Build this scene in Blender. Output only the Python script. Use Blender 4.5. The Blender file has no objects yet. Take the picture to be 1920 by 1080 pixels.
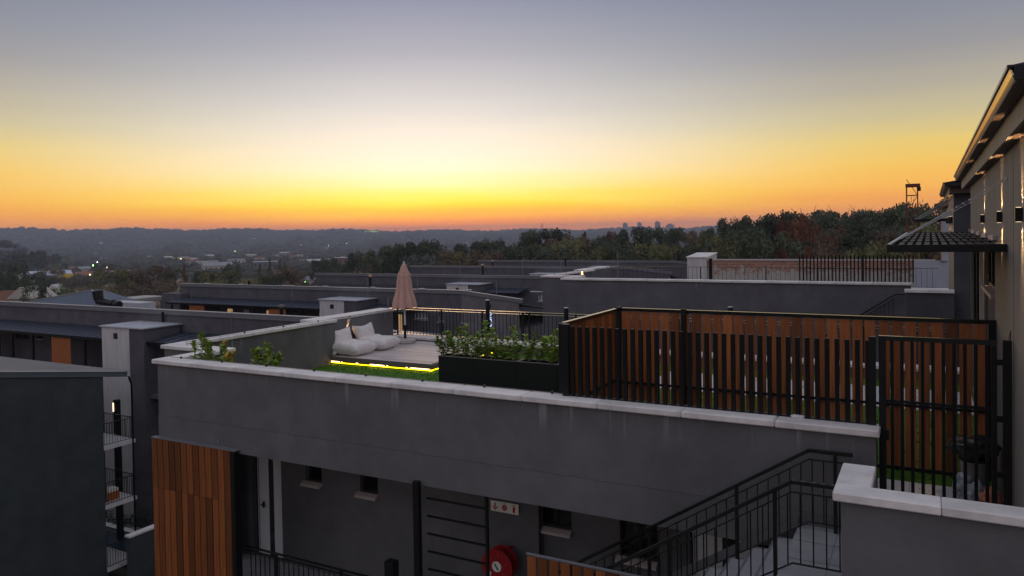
import bpy, bmesh, math, random
from math import sin, cos, pi, radians, sqrt, exp
from mathutils import Vector, Matrix
random.seed(11)
R = math.radians
scene = bpy.context.scene
COL = scene.collection

# ------------------------------------------------------------------ camera
YAW, PITCH, ROLL, F = 4.98423492e-01, 2.10420198e-02, -1.68048204e-02, 1439.46
fw = Vector((-sin(YAW)*cos(PITCH), cos(YAW)*cos(PITCH), -sin(PITCH)))
rt0 = Vector((cos(YAW), sin(YAW), 0)); up0 = rt0.cross(fw)
rt = rt0*cos(ROLL) + up0*sin(ROLL); up = -rt0*sin(ROLL) + up0*cos(ROLL)
cam = bpy.data.cameras.new('camera'); cam_o = bpy.data.objects.new('camera', cam); COL.objects.link(cam_o)
cam.sensor_width = 36; cam.lens = F/1920*36; cam.shift_y = -(540-465.9)/1920
cam.clip_start = 0.1; cam.clip_end = 30000
m = Matrix((rt, up, -fw)).transposed().to_4x4(); m.translation = Vector((0, 0, 3.35))
cam_o.matrix_world = m
scene.camera = cam_o

# ------------------------------------------------------------------ view, sky, sun
vs = scene.view_settings
scene.display_settings.display_device = 'sRGB'
vs.view_transform = 'Standard'; vs.look = 'None'; vs.exposure = 0.1; vs.gamma = 1.0; vs.use_curve_mapping = False
GLOW = R(34.6)                     # bearing of the sunset, left of +Y
def lin(c):
    c = c/255.0
    return c/12.92 if c <= 0.04045 else ((c+0.055)/1.055)**2.4
def srgb(*c): return (lin(c[0]), lin(c[1]), lin(c[2]), 1)
world = bpy.data.worlds.new('World'); scene.world = world; world.use_nodes = True
wt = world.node_tree; wt.nodes.clear()
def wn(t, **k):
    n = wt.nodes.new(t)
    for a, b in k.items(): setattr(n, a, b)
    return n
def wl(a, b): wt.links.new(a, b)
def wmath(op, a, b=None, clamp=False):
    n = wn('ShaderNodeMath', operation=op); n.use_clamp = clamp
    for i, x in enumerate((a, b)):
        if x is None: continue
        if isinstance(x, (int, float)): n.inputs[i].default_value = x
        else: wl(x, n.inputs[i])
    return n.outputs[0]
tc = wn('ShaderNodeTexCoord'); nrm = wn('ShaderNodeVectorMath', operation='NORMALIZE'); wl(tc.outputs['Generated'], nrm.inputs[0])
sx = wn('ShaderNodeSeparateXYZ'); wl(nrm.outputs[0], sx.inputs[0])
elev = wmath('MULTIPLY', wmath('ARCSINE', sx.outputs[2]), 180/pi)       # degrees above the horizon
az = wmath('ARCTAN2', sx.outputs[0], sx.outputs[1])                     # + to the right of +Y
daz = wmath('MULTIPLY', wmath('ABSOLUTE', wmath('ARCTAN2', wmath('SINE', wmath('ADD', az, GLOW)), wmath('COSINE', wmath('ADD', az, GLOW)))), 180/pi)
mp = wn('ShaderNodeMapping'); mp.inputs['Scale'].default_value = (1.6, 1.6, 22); wl(nrm.outputs[0], mp.inputs['Vector'])
nz = wn('ShaderNodeTexNoise'); nz.inputs['Scale'].default_value = 2.4; nz.inputs['Detail'].default_value = 5; wl(mp.outputs[0], nz.inputs['Vector'])
wob = wmath('MULTIPLY', wmath('SUBTRACT', nz.outputs[0], 0.5), 1.5)
elw = wmath('ADD', elev, wmath('MULTIPLY', wob, wmath('SUBTRACT', 1.0, wmath('MULTIPLY', elev, 0.05), True)))
pos = wmath('DIVIDE', wmath('ADD', elw, 1.0), 91.0)                     # -1..90 deg -> 0..1
def ramp(stops):
    r = wn('ShaderNodeValToRGB'); e = r.color_ramp.elements
    while len(e) > 1: e.remove(e[0])
    e[0].position = (stops[0][0]+1)/91; e[0].color = srgb(*stops[0][1])
    for d, c in stops[1:]:
        x = e.new((d+1)/91); x.color = srgb(*c)
    wl(wmath('POWER', pos, 1.0), r.inputs[0]); return r.outputs[0]
# towards the sunset / a third of a turn away from it / opposite; sky outside the view brightened to lift scene light
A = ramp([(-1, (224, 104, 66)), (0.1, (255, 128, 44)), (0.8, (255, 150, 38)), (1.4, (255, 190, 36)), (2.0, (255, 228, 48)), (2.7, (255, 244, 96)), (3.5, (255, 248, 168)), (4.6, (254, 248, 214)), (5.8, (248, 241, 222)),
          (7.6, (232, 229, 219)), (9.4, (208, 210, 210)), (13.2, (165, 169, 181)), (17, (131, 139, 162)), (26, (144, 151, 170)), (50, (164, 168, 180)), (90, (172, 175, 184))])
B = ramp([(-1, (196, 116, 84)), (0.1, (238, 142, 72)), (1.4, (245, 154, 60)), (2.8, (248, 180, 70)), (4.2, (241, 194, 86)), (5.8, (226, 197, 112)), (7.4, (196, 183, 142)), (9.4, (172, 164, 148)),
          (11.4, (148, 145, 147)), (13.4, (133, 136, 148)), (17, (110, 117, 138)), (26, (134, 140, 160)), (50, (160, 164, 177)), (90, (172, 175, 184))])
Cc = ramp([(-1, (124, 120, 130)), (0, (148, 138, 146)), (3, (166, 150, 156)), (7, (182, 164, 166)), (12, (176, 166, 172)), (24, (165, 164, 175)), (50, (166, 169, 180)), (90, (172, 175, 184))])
def mixc(f, a, b):
    n = wn('ShaderNodeMix', data_type='RGBA'); wl(f, n.inputs[0]); wl(a, n.inputs[6]); wl(b, n.inputs[7]); return n.outputs[2]
def mapr(v, a, b):
    n = wn('ShaderNodeMapRange', interpolation_type='SMOOTHSTEP'); wl(v, n.inputs[0]); n.inputs[1].default_value = a; n.inputs[2].default_value = b; return n.outputs[0]
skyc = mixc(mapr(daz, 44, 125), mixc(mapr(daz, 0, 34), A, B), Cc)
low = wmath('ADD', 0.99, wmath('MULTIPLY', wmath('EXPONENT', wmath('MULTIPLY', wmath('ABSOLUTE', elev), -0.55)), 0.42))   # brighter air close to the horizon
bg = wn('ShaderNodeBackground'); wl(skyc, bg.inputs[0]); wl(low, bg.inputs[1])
ns = wn('ShaderNodeTexSky', sky_type='NISHITA'); ns.sun_disc = False; ns.sun_elevation = R(0.5); ns.sun_rotation = -GLOW
bg2 = wn('ShaderNodeBackground'); wl(ns.outputs[0], bg2.inputs[0]); bg2.inputs[1].default_value = 0.03
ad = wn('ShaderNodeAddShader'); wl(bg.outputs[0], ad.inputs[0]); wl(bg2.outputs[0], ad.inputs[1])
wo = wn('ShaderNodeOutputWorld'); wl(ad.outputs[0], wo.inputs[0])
sun = bpy.data.lights.new('sun', 'SUN'); sun.energy = 0.25; sun.angle = R(14); sun.color = (1.0, 0.62, 0.34)
sun_o = bpy.data.objects.new('sun', sun); COL.objects.link(sun_o)
sd = Vector((-sin(GLOW)*cos(R(4)), cos(GLOW)*cos(R(4)), sin(R(4))))
sun_o.rotation_euler = (-sd).to_track_quat('-Z', 'Y').to_euler(); sun_o.location = (0, 0, 60)
scene.cycles.use_denoising = True
scene.cycles.max_bounces = 5; scene.cycles.diffuse_bounces = 3; scene.cycles.glossy_bounces = 2
scene.cycles.transmission_bounces = 3; scene.cycles.transparent_max_bounces = 6; scene.cycles.volume_bounces = 0
scene.cycles.sample_clamp_indirect = 4

# ------------------------------------------------------------------ materials
def material(name, col, rough=0.8, metal=0.0, bump=0.0, bscale=60.0, var=0.0, vscale=2.0, rnd=0.0, emit=None, es=0.0, spec=0.35, stretch=None, trans=0.0, col2=None):
    mt = bpy.data.materials.new(name); mt.use_nodes = True
    t = mt.node_tree; n = t.nodes; p = n['Principled BSDF']
    p.inputs['Base Color'].default_value = (*col, 1); p.inputs['Roughness'].default_value = rough
    p.inputs['Metallic'].default_value = metal; p.inputs['Specular IOR Level'].default_value = spec
    c = n.new('ShaderNodeTexCoord'); mpn = n.new('ShaderNodeMapping'); t.links.new(c.outputs['Object'], mpn.inputs[0])
    if stretch: mpn.inputs['Scale'].default_value = stretch
    out = None
    if var or col2:
        a = n.new('ShaderNodeTexNoise'); a.inputs['Scale'].default_value = vscale; a.inputs['Detail'].default_value = 6; a.inputs['Roughness'].default_value = 0.65
        t.links.new(mpn.outputs[0], a.inputs['Vector'])
        r = n.new('ShaderNodeValToRGB'); t.links.new(a.outputs[0], r.inputs[0])
        r.color_ramp.elements[0].position = 0.32; r.color_ramp.elements[1].position = 0.7
        c2 = col2 or tuple(min(1, x*(1+var)) for x in col)
        r.color_ramp.elements[0].color = (*[x*(1-var) for x in col], 1); r.color_ramp.elements[1].color = (*c2, 1)
        out = r.outputs[0]
    if rnd:
        oi = n.new('ShaderNodeObjectInfo'); mr = n.new('ShaderNodeMapRange'); t.links.new(oi.outputs['Random'], mr.inputs[0])
        mr.inputs[3].default_value = 1-rnd; mr.inputs[4].default_value = 1+rnd
        mx = n.new('ShaderNodeMix'); mx.data_type = 'RGBA'; mx.blend_type = 'MULTIPLY'; mx.inputs[0].default_value = 1
        if out: t.links.new(out, mx.inputs[6])
        else: mx.inputs[6].default_value = (*col, 1)
        t.links.new(mr.outputs[0], mx.inputs[7]); out = mx.outputs[2]
    if out: t.links.new(out, p.inputs['Base Color'])
    if bump:
        b = n.new('ShaderNodeTexNoise'); b.inputs['Scale'].default_value = bscale; b.inputs['Detail'].default_value = 4
        t.links.new(mpn.outputs[0], b.inputs['Vector'])
        bn = n.new('ShaderNodeBump'); bn.inputs['Strength'].default_value = bump; bn.inputs['Distance'].default_value = 0.01
        t.links.new(b.outputs[0], bn.inputs['Height']); t.links.new(bn.outputs[0], p.inputs['Normal'])
    if emit:
        p.inputs['Emission Color'].default_value = (*emit, 1); p.inputs['Emission Strength'].default_value = es
    return mt

def plaster(name, col, top_streak=0.0, ztop=1.0):
    mt = material(name, col, rough=0.9, bump=0.55, bscale=70, var=0.15, vscale=1.3, spec=0.2)
    t = mt.node_tree; n = t.nodes; p = n['Principled BSDF']
    base = p.inputs['Base Color'].links[0].from_socket
    g = n.new('ShaderNodeNewGeometry'); mp1 = n.new('ShaderNodeMapping'); mp1.inputs['Scale'].default_value = (7, 7, 0.35); t.links.new(g.outputs['Position'], mp1.inputs[0])
    a = n.new('ShaderNodeTexNoise'); a.inputs['Scale'].default_value = 1.1; a.inputs['Detail'].default_value = 3; t.links.new(mp1.outputs[0], a.inputs[0])
    r = n.new('ShaderNodeValToRGB'); t.links.new(a.outputs[0], r.inputs[0]); r.color_ramp.elements[0].position = 0.62; r.color_ramp.elements[1].position = 0.78
    s = n.new('ShaderNodeSeparateXYZ'); t.links.new(g.outputs['Position'], s.inputs[0])
    mr = n.new('ShaderNodeMapRange'); t.links.new(s.outputs[2], mr.inputs[0]); mr.inputs[1].default_value = ztop-0.38; mr.inputs[2].default_value = ztop
    mu = n.new('ShaderNodeMath'); mu.operation = 'MULTIPLY'; t.links.new(r.outputs[0], mu.inputs[0]); t.links.new(mr.outputs[0], mu.inputs[1])
    mu2 = n.new('ShaderNodeMath'); mu2.operation = 'MULTIPLY'; t.links.new(mu.outputs[0], mu2.inputs[0]); mu2.inputs[1].default_value = top_streak
    # broad grime patches and faint trowel blotches
    b = n.new('ShaderNodeTexNoise'); b.inputs['Scale'].default_value = 0.45; b.inputs['Detail'].default_value = 8; b.inputs['Roughness'].default_value = 0.7; t.links.new(g.outputs['Position'], b.inputs[0])
    mb = n.new('ShaderNodeMapRange'); t.links.new(b.outputs[0], mb.inputs[0]); mb.inputs[1].default_value = .3; mb.inputs[2].default_value = .7; mb.inputs[3].default_value = 0.84; mb.inputs[4].default_value = 1.14
    m0 = n.new('ShaderNodeMix'); m0.data_type = 'RGBA'; m0.blend_type = 'MULTIPLY'; m0.inputs[0].default_value = 1; t.links.new(base, m0.inputs[6]); t.links.new(mb.outputs[0], m0.inputs[7])
    mx = n.new('ShaderNodeMix'); mx.data_type = 'RGBA'; t.links.new(mu2.outputs[0], mx.inputs[0]); t.links.new(m0.outputs[2], mx.inputs[6]); mx.inputs[7].default_value = (0.42, 0.42, 0.43, 1)
    t.links.new(mx.outputs[2], p.inputs['Base Color'])
    return mt

MT = {}
DK = 0.162
MT['plaster'] = plaster('dark grey render', (DK*0.98, DK*0.955, DK*1.0), 0.9, 1.05)
MT['plaster2'] = plaster('dark grey render terrace beyond', (DK*0.9, DK*0.88, DK*1.0), 0.5, 1.5)
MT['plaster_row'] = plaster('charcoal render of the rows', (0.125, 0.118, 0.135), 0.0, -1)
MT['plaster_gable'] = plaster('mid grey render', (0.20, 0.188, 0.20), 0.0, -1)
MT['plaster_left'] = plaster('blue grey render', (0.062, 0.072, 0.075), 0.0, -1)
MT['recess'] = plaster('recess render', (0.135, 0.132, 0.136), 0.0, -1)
MT['plaster_end'] = plaster('charcoal end wall render', (0.085, 0.085, 0.10), 0.0, 1)
MT['white_plaster'] = material('pale render', (0.64, 0.61, 0.62), 0.9, bump=0.4, bscale=50, var=0.14, vscale=1.1, stretch=(3, 3, 0.6))
MT['grey_blue'] = material('pale blue grey render', (0.46, 0.48, 0.57), 0.9, bump=0.3, bscale=40, var=0.08)
MT['coping'] = material('cast stone coping', (0.80, 0.75, 0.74), 0.75, bump=0.35, bscale=45, var=0.16, vscale=3.5, rnd=0.07)
MT['sill'] = material('cast stone sill', (0.50, 0.43, 0.41), 0.8, bump=0.3, bscale=80, var=0.1, rnd=0.08)
MT['black'] = material('black powder coated steel', (0.010, 0.011, 0.012), 0.4, 0.0, spec=0.3, bump=0.05, bscale=200)
MT['rail'] = material('black gloss handrail', (0.012, 0.012, 0.013), 0.16, 0.0, spec=0.9)
MT['bar'] = material('black square bar', (0.008, 0.008, 0.009), 0.5, 0.0, spec=0.22)
def wood(name, c1, c2, vs_, along):
    mt = material(name, c1, 0.42, bump=0.35, bscale=9, var=0.16, vscale=vs_, rnd=0.46, stretch=along, spec=0.4, col2=c2)
    return mt
MT['wood'] = wood('oiled hardwood', (0.185, 0.052, 0.016), (0.27, 0.088, 0.027), 2.0, (11, 11, 0.8))
MT['wood_fence'] = wood('darker oiled hardwood', (0.27, 0.078, 0.026), (0.44, 0.145, 0.046), 2.0, (11, 11, 0.8))
MT['wood_far'] = material('oiled hardwood far', (0.42, 0.13, 0.04), 0.5, var=0.25, vscale=4, stretch=(6, 6, .5))
MT['deck'] = material('weathered composite deck', (0.60, 0.52, 0.50), 0.5, bump=0.3, bscale=20, var=0.14, vscale=3, rnd=0.2, stretch=(0.7, 9, 9), spec=0.45)
MT['deck_edge'] = material('deck fascia', (0.17, 0.145, 0.135), 0.6, var=0.1, stretch=(0.6, 8, 8))
MT['turf'] = material('artificial turf', (0.075, 0.18, 0.02), 0.9, bump=0.8, bscale=150, var=0.25, vscale=9, spec=0.15)
MT['blade'] = material('turf blade', (0.095, 0.225, 0.026), 0.7, var=0.3, vscale=30, spec=0.2)
MT['paver'] = material('pale paver', (0.60, 0.585, 0.60), 0.8, bump=0.3, bscale=40, var=0.08, rnd=0.06)
MT['tile'] = material('pale grey stair screed', (0.33, 0.33, 0.35), 0.65, bump=0.25, bscale=30, var=0.22, vscale=1.6)
MT['planter'] = material('black fibre planter', (0.011, 0.011, 0.012), 0.7, bump=0.2, bscale=40, var=0.15, stretch=(1, 1, 5), rnd=.1)
MT['soil'] = material('potting soil', (0.028, 0.018, 0.012), 0.95, bump=1, bscale=40, var=0.4, vscale=15)
MT['leaf'] = material('laurel leaf', (0.22, 0.36, 0.055), 0.42, var=0.45, vscale=16, rnd=0.22, spec=0.45, col2=(0.38, 0.52, 0.08))
MT['leaf_yellow'] = material('yellow leaf', (0.45, 0.33, 0.05), 0.5, var=0.3, vscale=20)
MT['stem'] = material('plant stem', (0.13, 0.085, 0.05), 0.8)
MT['fabric'] = material('stone white outdoor canvas', (0.82, 0.76, 0.74), 0.92, bump=0.35, bscale=110, var=0.06, vscale=6, spec=0.2)
MT['umb'] = material('faded rose beige canvas', (0.58, 0.35, 0.30), 0.9, bump=0.25, bscale=90, var=0.12, vscale=5, rnd=.0, stretch=(3, 3, .6))
MT['white_metal'] = material('white enamel', (0.62, 0.62, 0.64), 0.35)
MT['concrete'] = material('umbrella base concrete', (0.50, 0.47, 0.455), 0.8, bump=0.3, bscale=30, var=0.08)
MT['roof_blue'] = material('blue grey metal sheet', (0.115, 0.135, 0.185), 0.38, 0.55, var=0.10, vscale=1.2, rnd=.08)
MT['roof_dark'] = material('dark blue metal sheet', (0.055, 0.066, 0.095), 0.4, 0.35, var=0.12, vscale=1.2)
MT['roof_pale'] = material('pale metal sheet', (0.40, 0.39, 0.385), 0.5, 0.25, var=0.12, vscale=0.8)
MT['slab'] = material('pale roof slab', (0.50, 0.51, 0.56), 0.45, 0.2, var=0.12, vscale=1.5)
MT['fascia'] = material('grey fascia', (0.175, 0.178, 0.20), 0.6, var=0.08)
MT['fascia_left'] = material('teal grey fascia', (0.105, 0.125, 0.14), 0.6, var=0.08)
MT['facade'] = material('board marked concrete cladding', (0.205, 0.195, 0.18), 0.85, bump=0.4, bscale=12, var=0.17, vscale=1.6, stretch=(5, 5, 0.35))
MT['band'] = material('raw concrete band', (0.30, 0.275, 0.225), 0.8, bump=0.3, bscale=14, var=0.16, vscale=1.4, stretch=(1, 3, 1))
MT['soffit'] = material('brown soffit', (0.13, 0.095, 0.075), 0.6, var=.1)
MT['gutter'] = material('black gutter', (0.012, 0.012, 0.016), 0.3, 0.3)
MT['gloss'] = material('polished metal fascia', (0.62, 0.50, 0.36), 0.22, 1.0)
MT['glass'] = material('dark window glass', (0.010, 0.012, 0.012), 0.08, 0.0, spec=0.8)
MT['glass_sky'] = material('window glass with blind', (0.30, 0.31, 0.34), 0.25, 0.1)
MT['rod'] = material('dull galvanised rod', (0.22, 0.20, 0.20), 0.6)
MT['curtain'] = material('olive curtain', (0.045, 0.045, 0.03), 0.9, var=0.5, vscale=10, stretch=(6, 6, .1))
MT['frame'] = material('dark window frame', (0.013, 0.013, 0.014), 0.4)
MT['white_door'] = material('white painted door', (0.86, 0.86, 0.88), 0.5, var=0.03)
MT['red'] = material('signal red steel', (0.36, 0.012, 0.018), 0.38, spec=0.5, var=0.12)
MT['hose'] = material('red hose', (0.20, 0.012, 0.014), 0.6, bump=.5, bscale=30)
MT['signplate'] = material('sign plate', (0.85, 0.86, 0.76), 0.5)
MT['signred'] = material('sign red', (0.50, 0.01, 0.015), 0.5)
MT['signpink'] = material('faded sign red', (0.48, 0.13, 0.11), 0.5)
MT['green_print'] = material('green print', (0.02, 0.22, 0.12), 0.5)
MT['led'] = material('yellow led strip', (0.9, 0.7, 0.02), 0.5, emit=(1.0, 0.68, 0.008), es=3.8)
MT['led_hot'] = material('warm led segment', (1, 0.6, 0.3), 0.5, emit=(1.0, 0.55, 0.22), es=7)
MT['warm'] = material('warm lamp glass', (1, .7, .4), 0.5, emit=(1.0, 0.55, 0.2), es=16)
MT['warm_dim'] = material('warm lamp lens', (1, .8, .5), 0.5, emit=(1.0, 0.72, 0.45), es=2.2)
MT['linear'] = material('linear light', (1, .9, .7), 0.5, emit=(1.0, 0.86, 0.62), es=2.4)
MT['lit'] = material('lit reveal', (0.5, 0.35, 0.2), 0.7, emit=(1.0, 0.6, 0.3), es=0.3)
MT['num'] = material('lit house number', (.7, .8, 1), 0.5, emit=(0.55, 0.68, 1.0), es=0.9)
MT['brick'] = None
MT['bag_black'] = material('black bin bag', (0.012, 0.014, 0.016), 0.28, bump=1.0, bscale=9, spec=.7)
MT['bag_blue'] = material('printed blue white bag', (0.32, 0.38, 0.50), 0.6, bump=.6, bscale=20, var=0.6, vscale=18, col2=(0.6, 0.62, 0.68))
MT['bag_orange'] = material('printed orange bag', (0.62, 0.20, 0.11), 0.6, bump=.6, bscale=20, var=0.5, vscale=14)
MT['paper'] = material('pale paper', (0.7, 0.7, 0.72), 0.8, bump=.5, bscale=20)
MT['bin'] = material('grey plastic', (0.30, 0.29, 0.29), 0.5)
MT['hoist'] = material('red oxide steel', (0.15, 0.034, 0.020), 0.6, var=0.2)
MT['ground'] = material('dry winter veld', (0.085, 0.078, 0.052), 0.95, var=0.35, vscale=0.02, col2=(0.06, 0.075, 0.04))
MT['water'] = material('pool water', (0.045, 0.075, 0.115), 0.12, spec=0.6, bump=.3, bscale=3)
MT['hedge'] = material('hedge leaf', (0.03, 0.045, 0.02), 0.8, var=.4, vscale=6)
MT['bark'] = material('bark', (0.06, 0.045, 0.035), 0.9, var=0.3)
def foliage(name, c, c2): c = tuple(x*k_ for x, k_ in zip(c, (1.5, 1.38, 1.35))); c2 = tuple(x*1.5 for x in c2); return material(name, c, 0.85, var=0.3, vscale=0.35, rnd=0.22, spec=0.15, col2=c2)
MT['d'] = foliage('dark evergreen foliage', (0.058, 0.072, 0.049), (0.096, 0.113, 0.067))
MT['o'] = foliage('olive foliage', (0.109, 0.116, 0.052), (0.167, 0.167, 0.075))
MT['n'] = foliage('dry brown foliage', (0.123, 0.096, 0.070), (0.181, 0.142, 0.099))
MT['x'] = foliage('rust autumn foliage', (0.125, 0.056, 0.036), (0.18, 0.088, 0.053))
MT['g'] = foliage('fresh green foliage', (0.087, 0.133, 0.049), (0.145, 0.210, 0.072))
MT['z'] = foliage('blue grey foliage', (0.109, 0.119, 0.116), (0.152, 0.162, 0.157))
MT['far'] = material('distant woodland', (0.062, 0.066, 0.056), 0.9, var=0.4, vscale=0.02, col2=(0.078, 0.076, 0.056))
MT['far2'] = material('distant woodland brown', (0.075, 0.066, 0.05), 0.9, var=0.4, vscale=0.02)
MT['house'] = material('pale house wall', (0.42, 0.38, 0.34), 0.8, rnd=0.35)
MT['house_w'] = material('white house wall', (0.60, 0.58, 0.58), 0.8, rnd=0.12)
MT['tile_red'] = material('clay roof tile', (0.24, 0.105, 0.07), 0.8, rnd=0.3, var=0.2, bump=.6, bscale=4)
MT['tile_grey'] = material('grey roof sheet', (0.25, 0.25, 0.27), 0.6, rnd=0.3)
MT['shed_roof'] = material('pale shed roof', (0.55, 0.58, 0.68), 0.45, 0.2)
MT['yellow'] = material('yellow cladding', (0.75, 0.50, 0.03), 0.6)
MT['tower_far'] = material('far tower concrete', (0.16, 0.16, 0.17), 0.8)
for nm, c, s in (('l_green', (0.35, 1.0, 0.25), 9), ('l_white', (0.85, 1.0, 0.9), 12), ('l_orange', (1.0, 0.55, 0.25), 7), ('l_yellow', (1.0, 0.8, 0.2), 9), ('l_red', (1, .12, .1), 8)):
    MT[nm] = material(nm.replace('l_', 'lamp '), c, emit=c, es=s)
MT['screen'] = material('lit screen', (1, 1, 1), emit=(0.75, 0.85, 1), es=1.6)
MT['screen_r'] = material('lit screen red', (1, .1, .1), emit=(1, 0.12, 0.1), es=1.3)
# brick with worn whitewash
bm_ = material('old brick', (0.27, 0.115, 0.08), 0.9, bump=.4, bscale=20)
t = bm_.node_tree; n = t.nodes; p = n['Principled BSDF']
c = n.new('ShaderNodeTexCoord'); sp = n.new('ShaderNodeSeparateXYZ'); t.links.new(c.outputs['Object'], sp.inputs[0]); cb = n.new('ShaderNodeCombineXYZ')
t.links.new(sp.outputs[0], cb.inputs[0]); t.links.new(sp.outputs[2], cb.inputs[1])
bt = n.new('ShaderNodeTexBrick'); t.links.new(cb.outputs[0], bt.inputs[0]); bt.inputs['Scale'].default_value = 1.0
bt.inputs['Brick Width'].default_value = 0.26; bt.inputs['Row Height'].default_value = 0.095; bt.inputs['Mortar Size'].default_value = 0.012; bt.inputs['Bias'].default_value = -0.1
bt.inputs['Color1'].default_value = (0.48, 0.19, 0.115, 1); bt.inputs['Color2'].default_value = (0.25, 0.10, 0.07, 1); bt.inputs['Mortar'].default_value = (0.42, 0.37, 0.34, 1)
na = n.new('ShaderNodeTexNoise'); na.inputs['Scale'].default_value = 3.2; na.inputs['Detail'].default_value = 9; na.inputs['Roughness'].default_value = .75; t.links.new(c.outputs['Object'], na.inputs[0])
mz = n.new('ShaderNodeMapRange'); t.links.new(sp.outputs[2], mz.inputs[0]); mz.inputs[1].default_value = 1.5; mz.inputs[2].default_value = 0.2; mz.inputs[3].default_value = -0.10; mz.inputs[4].default_value = .22
ad_ = n.new('ShaderNodeMath'); ad_.operation = 'ADD'; t.links.new(na.outputs[0], ad_.inputs[0]); t.links.new(mz.outputs[0], ad_.inputs[1])
rr = n.new('ShaderNodeValToRGB'); t.links.new(ad_.outputs[0], rr.inputs[0]); rr.color_ramp.elements[0].position = .5; rr.color_ramp.elements[1].position = .58
mx = n.new('ShaderNodeMix'); mx.data_type = 'RGBA'; t.links.new(rr.outputs[0], mx.inputs[0]); t.links.new(bt.outputs[0], mx.inputs[6]); mx.inputs[7].default_value = (0.50, 0.47, 0.44, 1)
t.links.new(mx.outputs[2], p.inputs['Base Color']); MT['brick'] = bm_

# ------------------------------------------------------------------ mesh helpers
class MB:
    def __init__(s): s.v = []; s.f = []; s.smooth = False
    def add(s, vs_, fs):
        k = len(s.v); s.v += [tuple(a) for a in vs_]; s.f += [tuple(i+k for i in f) for f in fs]; return s
    def box(s, x0, x1, y0, y1, z0, z1):
        return s.add([(x0, y0, z0), (x1, y0, z0), (x1, y1, z0), (x0, y1, z0), (x0, y0, z1), (x1, y0, z1), (x1, y1, z1), (x0, y1, z1)],
                     [(0, 3, 2, 1), (4, 5, 6, 7), (0, 1, 5, 4), (1, 2, 6, 5), (2, 3, 7, 6), (3, 0, 4, 7)])
    def hexa(s, p): return s.add(p, [(0, 3, 2, 1), (4, 5, 6, 7), (0, 1, 5, 4), (1, 2, 6, 5), (2, 3, 7, 6), (3, 0, 4, 7)])
    def prism(s, pts, axis, a, b):           # pts: polygon in the two other axes
        def mk(q, t):
            return (t, q[0], q[1]) if axis == 'x' else (q[0], t, q[1]) if axis == 'y' else (q[0], q[1], t)
        n_ = len(pts); vs_ = [mk(q, a) for q in pts]+[mk(q, b) for q in pts]
        fs = [tuple(range(n_))[::-1], tuple(range(n_, 2*n_))]+[(i, (i+1) % n_, n_+(i+1) % n_, n_+i) for i in range(n_)]
        return s.add(vs_, fs)
    def tube(s, p0, p1, r0, r1=None, n_=8, cap=True):
        p0 = Vector(p0); p1 = Vector(p1); r1 = r0 if r1 is None else r1
        d = (p1-p0).normalized(); a = d.orthogonal().normalized(); b = d.cross(a)
        vs_ = [p0+(a*cos(2*pi*i/n_)+b*sin(2*pi*i/n_))*r0 for i in range(n_)]+[p1+(a*cos(2*pi*i/n_)+b*sin(2*pi*i/n_))*r1 for i in range(n_)]
        fs = [(i, (i+1) % n_, n_+(i+1) % n_, n_+i) for i in range(n_)]
        if cap: fs += [tuple(range(n_))[::-1], tuple(range(n_, 2*n_))]
        return s.add(vs_, fs)
    def bar(s, p0, p1, w, h):                # rectangular bar between points
        p0 = Vector(p0); p1 = Vector(p1); d = (p1-p0).normalized(); u = Vector((0, 0, 1))
        if abs(d.z) > .99: u = Vector((0, 1, 0))
        a = d.cross(u).normalized()*w/2; b = a.cross(d).normalized()*h/2
        q = [p0-a-b, p0+a-b, p0+a+b, p0-a+b]; q2 = [x+(p1-p0) for x in q]
        return s.add(q+q2, [(3, 2, 1, 0), (4, 5, 6, 7), (0, 1, 5, 4), (1, 2, 6, 5), (2, 3, 7, 6), (3, 0, 4, 7)])
    def mesh(s, name):
        me = bpy.data.meshes.new(name); me.from_pydata(s.v, [], s.f); me.update()
        if s.smooth:
            for p_ in me.polygons: p_.use_smooth = True
        return me
    def build(s, name, mt, parent=None, off=None, label=None, kind=None, bevel=0):
        """vertices are in world coordinates; stored relative to the thing's root"""
        if not isinstance(mt, (list, tuple)): mt = [mt]
        base = Vector((0, 0, 0)); q = parent
        while q is not None: base += q.location; q = q.parent
        if off is None:
            xs = [a[0] for a in s.v]; ys = [a[1] for a in s.v]; zs = [a[2] for a in s.v]
            c_ = Vector(((min(xs)+max(xs))/2, (min(ys)+max(ys))/2, min(zs)))
        else: c_ = Vector(off)
        s.v = [(a[0]-c_.x, a[1]-c_.y, a[2]-c_.z) for a in s.v]
        me = s.mesh(name)
        if bevel:
            bm = bmesh.new(); bm.from_mesh(me); bmesh.ops.bevel(bm, geom=bm.edges[:], offset=bevel, segments=1, affect='EDGES'); bm.to_mesh(me); bm.free()
        o = bpy.data.objects.new(name, me); COL.objects.link(o)
        for x in mt: me.materials.append(MT[x] if isinstance(x, str) else x)
        o.location = c_-base
        if parent is not None: o.parent = parent
        if label: o['label'] = label
        if kind: o['kind'] = kind
        return o
def tag(o, label, cat, group=None):
    o['label'] = label; o['category'] = cat
    if group: o['group'] = group
    return o
def thing(name, label, cat, loc, group=None):
    o = bpy.data.objects.new(name, None); COL.objects.link(o); o.location = loc; o.empty_display_size = .2
    return tag(o, label, cat, group)
_cache = {}
def box_mesh(dx, dy, dz, mt, bev=0):
    k = (round(dx, 4), round(dy, 4), round(dz, 4), mt, bev)
    if k not in _cache:
        me = MB().box(-dx/2, dx/2, -dy/2, dy/2, 0, dz).mesh('piece')
        if bev:
            bm = bmesh.new(); bm.from_mesh(me); bmesh.ops.bevel(bm, geom=bm.edges[:], offset=bev, segments=1, affect='EDGES'); bm.to_mesh(me); bm.free()
        me.materials.append(MT[mt]); _cache[k] = me
    return _cache[k]
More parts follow.
